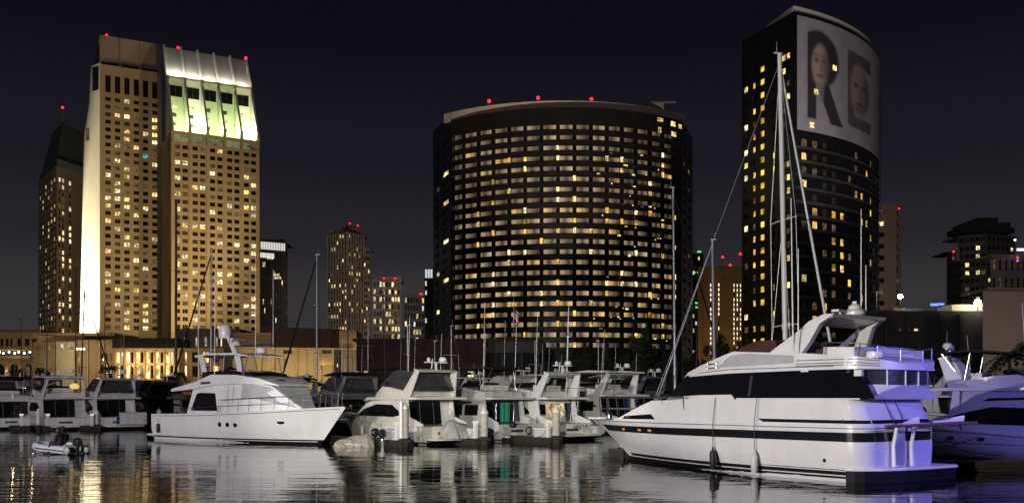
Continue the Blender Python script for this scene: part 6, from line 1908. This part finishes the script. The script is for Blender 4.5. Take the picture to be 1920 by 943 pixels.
# ------------------------------------------------------------------ sailing boats
def sailboat(label, S, fwd, L, base_x, top, r=.11, mat='alu', hullmat='gelcoat_old', boom=True, furl=None, spreaders=(.38, .68), stays=True, cover='canvas_blue', lean=(0, 0), group=None, rigmat='darkrail', rr=.012):
    """S: mast foot in plan; top: masthead height above the water"""
    f = Vector(fwd).normalized()
    st = (S[0] - f.x * base_x, S[1] - f.y * base_x)
    loc, rz = place(st, fwd)
    t = thing('sailing_boat', label, 'sailboat', loc, rz, group)
    B = L * .29
    h = Hull(L, L * .86, B, [(0, 1.0), (.5, .95), (1, 1.25)], ud=.3, kd=1.9, uw=.2, kw=1.5, stern=.75)
    hl = h.build(t, M[hullmat], M['deck'])
    h.strip(hl, M['boot'], -.02, .12, off=.01, name='boot_stripe')
    ch_ = lambda x, z: min(B * .30, h.deck_half(x) - .35)
    cb = solid(t, 'coachroof', M['gelcoat_old'], [(L * .24, .9, L * .26, 1.5), (L * .5, .95, L * .5, 1.5), (L * .7, 1.0, L * .66, 1.2)], ch_, 3, 28)
    sidepane(cb, 'window', M['tint'], [(L * .32, 1.15, L * .33, 1.35), (L * .52, 1.15, L * .51, 1.33)], ch_, .015, 3)
    mt = MB().tube([(base_x, 0, 1.2), (base_x + lean[0] * .5, lean[1] * .5, lerp(1.2, top, .5)), (base_x + lean[0], lean[1], top)], r, 8, r * .75).build('mast', M[mat], t, 60)
    def mp(fz): return Vector((base_x + lean[0] * fz, lean[1] * fz, lerp(1.2, top, fz)))
    for s_ in spreaders:
        w_ = B * .36
        p = mp(s_)
        MB().tube([(p.x, -w_, p.z - .05), p, (p.x, w_, p.z - .05)], .03, 5).build('spreader', M[mat], mt)
    tp = mp(.98)
    MB().box((tp.x - .1, tp.y, top + .05), (.5, .08, .08)).build('masthead', M[mat], mt)
    whip(mt, tp.x - .2, tp.y, top, .7, 0, .012)
    if stays:
        m = MB()
        for sd in (1, -1):
            sp0, sp1 = mp(spreaders[0]), mp(spreaders[-1])
            m.tube([(base_x - .2, sd * B * .44, 1.0), (sp0.x, sd * B * .36, sp0.z), (sp1.x, sd * B * .34, sp1.z), tp], rr, 4)
            m.tube([(base_x - .5, sd * B * .43, 1.0), sp1], rr, 4)
        m.tube([(.1, 0, 1.0), tp], rr, 4)
        m.build('rigging', M[rigmat], mt)
    if furl:
        m = MB(); a_ = Vector((L * .985, 0, 1.35)); m.tube([a_, a_.lerp(tp, .5) + Vector((0, 0, -.05)), tp], furl[0], 7, furl[0] * .6)
        m.build('furled_headsail', M[furl[1]], t, 60)
    if boom:
        b0 = Vector((base_x - .1, 0, 2.25))
        bm_ = MB().tube([b0, (base_x - L * .36, 0, 2.2)], .07, 7).build('boom', M[mat], t)
        MB().tube([b0 + Vector((0, 0, .14)), (base_x - L * .18, 0, 2.42), (base_x - L * .35, 0, 2.3)], .2, 8, .1).build('sail_cover', M[cover], bm_, 60)
    return t
def mast_at(px, ytop, Y): return (X(px, Y), Y), Z(ytop, Y)
def sail_px(label, px, ytop, Y, fwd=SLIP, L=11.0, base=5.6, **kw):
    S, top = mast_at(px, ytop, Y)
    return sailboat(label, S, fwd, L, base, top, **kw)
sail_px('large sloop with thick white mast and furled headsail behind the big white yacht', 1476, 104, 54, (.96, .28), 13.0, 9.0, r=.17, mat='whitemast', furl=(.10, 'whitemast'), lean=(-.48, 0), spreaders=(.28, .56), rigmat='alu', rr=.011)
sail_px('sloop with tall dark mast behind the pilothouse yacht flybridge', 330, 382, 108, (-.9, .44), 12.5, 6.5, r=.16, mat='darkmast')
sail_px('sloop with bare aluminium mast and dark furled sail above the hardtop yacht', 395, 470, 106, (-.98, .2), 11.5, 5.5, r=.12, furl=(.12, 'canvas_black'), lean=(-.1, 0))
sail_px('sloop with dark mast crossing the bright hotel flank', 150, 547, 112, (.99, -.1), 10.5, 5.0, r=.10, mat='darkmast', furl=(.09, 'canvas_black'), lean=(.55, 0))
sail_px('sloop with dark slim mast beside the white annexe panel', 142, 500, 118, (-.98, -.2), 10.0, 5.0, r=.07, mat='darkmast')
sail_px('sloop with thin dark mast in front of the ochre annexe wall', 88, 560, 120, SLIP, 9.5, 5.0, r=.07, mat='darkmast')
sail_px('sloop with dark mast before the colonnade bays', 198, 575, 122, SLIP, 9.5, 5.0, r=.07, mat='darkmast', lean=(.4, 0))
sail_px('sloop with aluminium mast and black raked furled sail before the restaurant', 594, 478, 110, (-.99, .1), 11.0, 5.5, r=.11, furl=(.13, 'canvas_black'))
sail_px('sloop with dark mast at the restaurant turret', 653, 500, 112, (-.95, .3), 10.5, 5.2, r=.09, mat='darkmast', lean=(.1, 0))
sail_px('sloop with slightly raked dark mast before the marina hall', 724, 545, 104, (-.95, .3), 10.0, 5.0, r=.09, mat='darkmast', lean=(.35, 0))
sail_px('sloop with white mast near the dark marina hall', 764, 610, 100, (-.95, .3), 9.0, 4.5, r=.06, mat='alu')
sail_px('sloop with tall aluminium mast against the edge of the curved hotel', 1266, 352, 92, (.97, -.24), 12.5, 6.5, r=.14, mat='alu', furl=(.11, 'canvas_black'), lean=(-.2, 0))
sail_px('sloop with stout aluminium mast before the tan slot-lit tower', 1341, 450, 88, (-.97, .24), 11.5, 5.5, r=.15, mat='alu', furl=(.08, 'alu'), lean=(.25, 0))
sail_px('sloop with slim dark mast behind the black trawler', 846, 612, 98, SLIP, 9.5, 4.5, r=.05, mat='alu')
sail_px('sloop with slim mast between the green-towel sportfisher and pavilion', 1003, 640, 112, SLIP, 9.0, 4.5, r=.05, mat='alu')

# ------------------------------------------------------------------ docks, planks and piles
def dock(label, a, b, width, z=.42, planks=True):
    a, b = Vector((a[0], a[1])), Vector((b[0], b[1]))
    d = (b - a)
    Ln = d.length
    t = thing('dock', label, 'dock', (a.x, a.y, 0), math.atan2(d.y, d.x))
    MB().bx(0, Ln, -width / 2, width / 2, -.15, z - .07).build('float', M['growth'], t)
    n = int(Ln / .42)
    n = min(n, 60)
    st = Ln / n
    pm = MB().bx(-st * .47, st * .47, -width / 2 - .03, width / 2 + .03, -.03, .03).mesh('plank', M['dockwood'])
    for k in range(n):
        o = bpy.data.objects.new('plank', pm)
        o.location = (st * (k + .5), 0, z - .035 + .004 * ((k * 7) % 3))
        link(o, t)
    for sd in (1, -1): MB().bx(0, Ln, sd * (width / 2 + .035), sd * (width / 2 + .09), z - .28, z - .02).build('fender_board', M['growth'], t)
    return t
dock('brown finger dock past the stern of the big white yacht', (16.9, 39.2), (34, 42.5), 1.5)
dock('finger dock end beside the bow of the big white yacht', on_water(1152, 856)[:2], (at(on_water(1152, 856), (.93, .36), 7, 0)), 1.1)
qk = [on_water(760, 838), on_water(907, 834), on_water(1043, 832)]
names = ['between the express cruiser and the pilothouse yacht', 'between the express cruiser and the sportfisher', 'between the sportfisher and the lit-saloon cruiser']
for q, nm in zip(qk, names):
    dock('short finger dock ' + nm, (q.x, q.y), at(q, SLIP, 11, 0), 1.0)
for px_, nm in ((95, 'between the two grey-white cruisers on the outer slips'), (178, 'beside the cruiser with the rolled tender'), (45, 'at the outermost slip')):
    q = on_water(px_, 807)
    dock('finger dock ' + nm, (q.x, q.y), at(q, SLIP, 10, 0), 1.0)
dock('long walkway dock joining the inner ends of the finger docks', (-80, 103), (45, 86), 2.0)
def pile(px, ytop, ywater, label, r=.24, cap=True, mat='pile', group=None):
    q = on_water(px, ywater)
    top = Z(ytop, q.y)
    t = thing('dock_pile', label, 'pile', (q.x, q.y, 0), 0, group)
    MB().lathe((0, 0, 0), [(r, -.5), (r, .0), (r, top - (.45 if cap else 0))], 12).build('shaft', M[mat], t, 40)
    MB().lathe((0, 0, 0), [(r + .015, -.4), (r + .03, .1), (r + .012, .55)], 12).build('waterline_growth', M['growth'], t, 40)
    if cap: MB().lathe((0, 0, top - .45), [(r + .03, 0), (r + .03, .12), (.03, .45)], 12).build('cap', M['pilecap'], t, 30)
    MB().box((0, .1, .38), (r * 3.4, r * 3.6, .12)).build('guide_hoop', M['growth'], t)
pile(908, 762, 834, 'white-capped dock pile in front of the sportfisher')
pile(1043, 760, 832, 'white-capped dock pile in front of the name-lettered cruiser')
pile(758, 752, 838, 'white-capped dock pile beside the draped tender', .26)
pile(72, 765, 807, 'grey dock pile beside the amber-domed cruiser', .2, True, 'gelcoat_old')
pile(181, 766, 806, 'grey dock pile beside the rolled-tender cruiser', .24, True, 'gelcoat_old')
pile(298, 765, 800, 'grey dock pile astern of the pilothouse yacht', .2, True, 'gelcoat_old')
pile(1166, 815, 858, 'thin white post on the dock by the big yacht bow', .09, False, 'pilecap')
pile(752, 752, 838.5, 'grey power pedestal post beside the draped tender', .12, False, 'gelcoat')
# mooring lines of the low express cruiser
for k, (a_, b_, lb) in enumerate((((6.2, 2.05, 1.15), (10.2, 2.6, .45), 'slack mooring line crossing the low express cruiser hull toward its bow'), ((9.0, 2.0, 1.15), (4.6, 2.9, .4), 'mooring line crossing the low express cruiser hull toward its stern'))):
    lo, rzz = place((27.3, 41.4), (-.6, .8))
    t = thing('mooring_line', lb, 'rope', lo, rzz)
    A_, B_ = Vector(a_), Vector(b_)
    MB().tube([A_.lerp(B_, f) + Vector((0, .06, -.45 * f * (1 - f) * 2)) for f in [i / 10 for i in range(11)]], .022, 5).build('line', M['rope'], t)

# ------------------------------------------------------------------ slim masts of the inner basin
for k_, (px_, yt_, Y_, lb_) in enumerate((
        (40, 600, 124, 'sloop with slim mast in front of the arcade arches'), (232, 560, 126, 'sloop with slim mast before the first colonnade bays'),
        (372, 540, 124, 'sloop with slim mast before the ballroom slot windows'), (516, 560, 120, 'sloop with slim mast below the black glass tower'),
        (690, 590, 122, 'sloop with slim mast beside the restaurant palm'), (815, 640, 118, 'sloop with short slim mast at the corner of the maroon hall'),
        (930, 636, 121, 'sloop with short slim mast beside the pavilion'), (1064, 632, 119, 'sloop with slim mast before the dark grove'),
        (1122, 640, 123, 'sloop with short slim mast in the dark grove gap'), (1306, 610, 114, 'sloop with slim mast below the green-lit tower'),
        (1716, 690, 98, 'sloop with stub mast before the convention hall'))):
    sail_px(lb_, px_, yt_, Y_, (-.95, .3) if k_ % 2 else (.9, -.4), 9.5, 4.8, r=.055, mat='alu' if k_ % 3 else 'darkmast', boom=k_ % 2 == 0)
# ------------------------------------------------------------------ dock furniture
def dock_box(x, y, rz, label):
    t = thing('dock_box', label, 'dock box', (x, y, .42), rz)
    MB().prism([(-.55, -.3, 0), (-.6, -.33, .5), (-.6, .33, .5), (-.55, .3, 0)], (1.1, 0, 0)).build('chest', M['gelcoat_old'], t)
    MB().prism([(-.64, -.36, .505), (-.64, -.32, .6), (-.64, 0, .68), (-.64, .32, .6), (-.64, .36, .505)], (1.24, 0, 0)).build('lid', M['gelcoat'], t)
def pedestal(x, y, label):
    t = thing('power_pedestal', label, 'pedestal', (x, y, .42), SA_)
    MB().bx(-.12, .12, -.12, .12, 0, .95).build('post', M['gelcoat'], t, bevel=.02)
    MB().bx(-.14, .14, -.14, .14, .955, 1.1).build('head', M['bulbdim'], t)
    MB().tube([(.14, 0, .6), (.35, .1, .2), (.5, .3, .05), (.8, .2, .03)], .025, 6).build('power_cord', M['canvas_tan'], t)
M['bulbdim'] = glow('pedestal_light', (1, .85, .55), .8, var=False)
for q, nm in zip(qk, ('pilothouse yacht and express cruiser', 'express cruiser and sportfisher', 'sportfisher and lit-saloon cruiser')):
    a_ = at(q, SLIP, 1.3, 0); dock_box(a_[0], a_[1], SA_, 'white dock box on the finger between ' + nm)
    a_ = at(q, SLIP, .45, .3); pedestal(a_[0], a_[1], 'white power pedestal on the finger between ' + nm)
for px_, nm in ((95, 'between the two grey-white cruisers'), (45, 'at the outermost slip'), (178, 'beside the rolled tender')):
    q = on_water(px_, 807); a_ = at(q, SLIP, .9, 0)
    pedestal(a_[0], a_[1], 'white power pedestal on the finger dock ' + nm)
def hang(S, fwd, x, y, z, label, col='fender'):
    p = at(S, fwd, x, y)
    t = thing('fender', label, 'fender', (p[0], p[1], z), 0)
    MB().lathe((0, 0, 0), [(.04, 0), (.11, .08), (.12, .5), (.1, .6), (.03, .68)], 10).build('fender_body', M[col], t, 40)
    MB().tube([(0, 0, .66), (0, 0, 1.1)], .014, 5).build('rope', M['rope'], t)
hang((-4.05, 62.0), SLIP, 4.5, 2.3, .35, 'white fender amidships on the cream express cruiser')
hang((-4.05, 62.0), SLIP, 7.0, 2.22, .45, 'white fender forward on the cream express cruiser')
hang((.6, 66.4), SLIP, 2.0, 2.2, .3, 'blue fender on the green-towel sportfisher quarter', 'canvas_blue')
hang((4.55, 68.6), SLIP, 1.6, 2.3, .3, 'white fender on the quarter of the name-lettered cruiser')
hang((-24.6, 71.0), (.788, -.615), 1.2, -2.5, .5, 'black fender at the quarter of the pilothouse yacht', 'rubber')
hang((-40.9, 88.8), SLIP, 1.2, -2.35, .3, 'white fender on the amber-domed cruiser quarter')
for k_, (S_, yy, lb_) in enumerate((((-4.05, 62.0), 1.6, 'stern line of the cream express cruiser made fast to the finger dock'), ((.6, 66.4), 1.5, 'stern line of the sportfisher made fast to the finger dock'), ((4.55, 68.6), 1.6, 'stern line of the name-lettered cruiser made fast to the finger dock'))):
    lo, rzz = place(S_, SLIP)
    t = thing('mooring_line', lb_, 'rope', lo, rzz)
    A_, B_ = Vector((.15, yy, 1.2)), Vector((-.2, yy + 1.2, .46))
    MB().tube([A_.lerp(B_, f) + Vector((0, 0, -.25 * f * (1 - f) * 2)) for f in [i / 8 for i in range(9)]], .02, 5).build('line', M['rope_pale'], t)
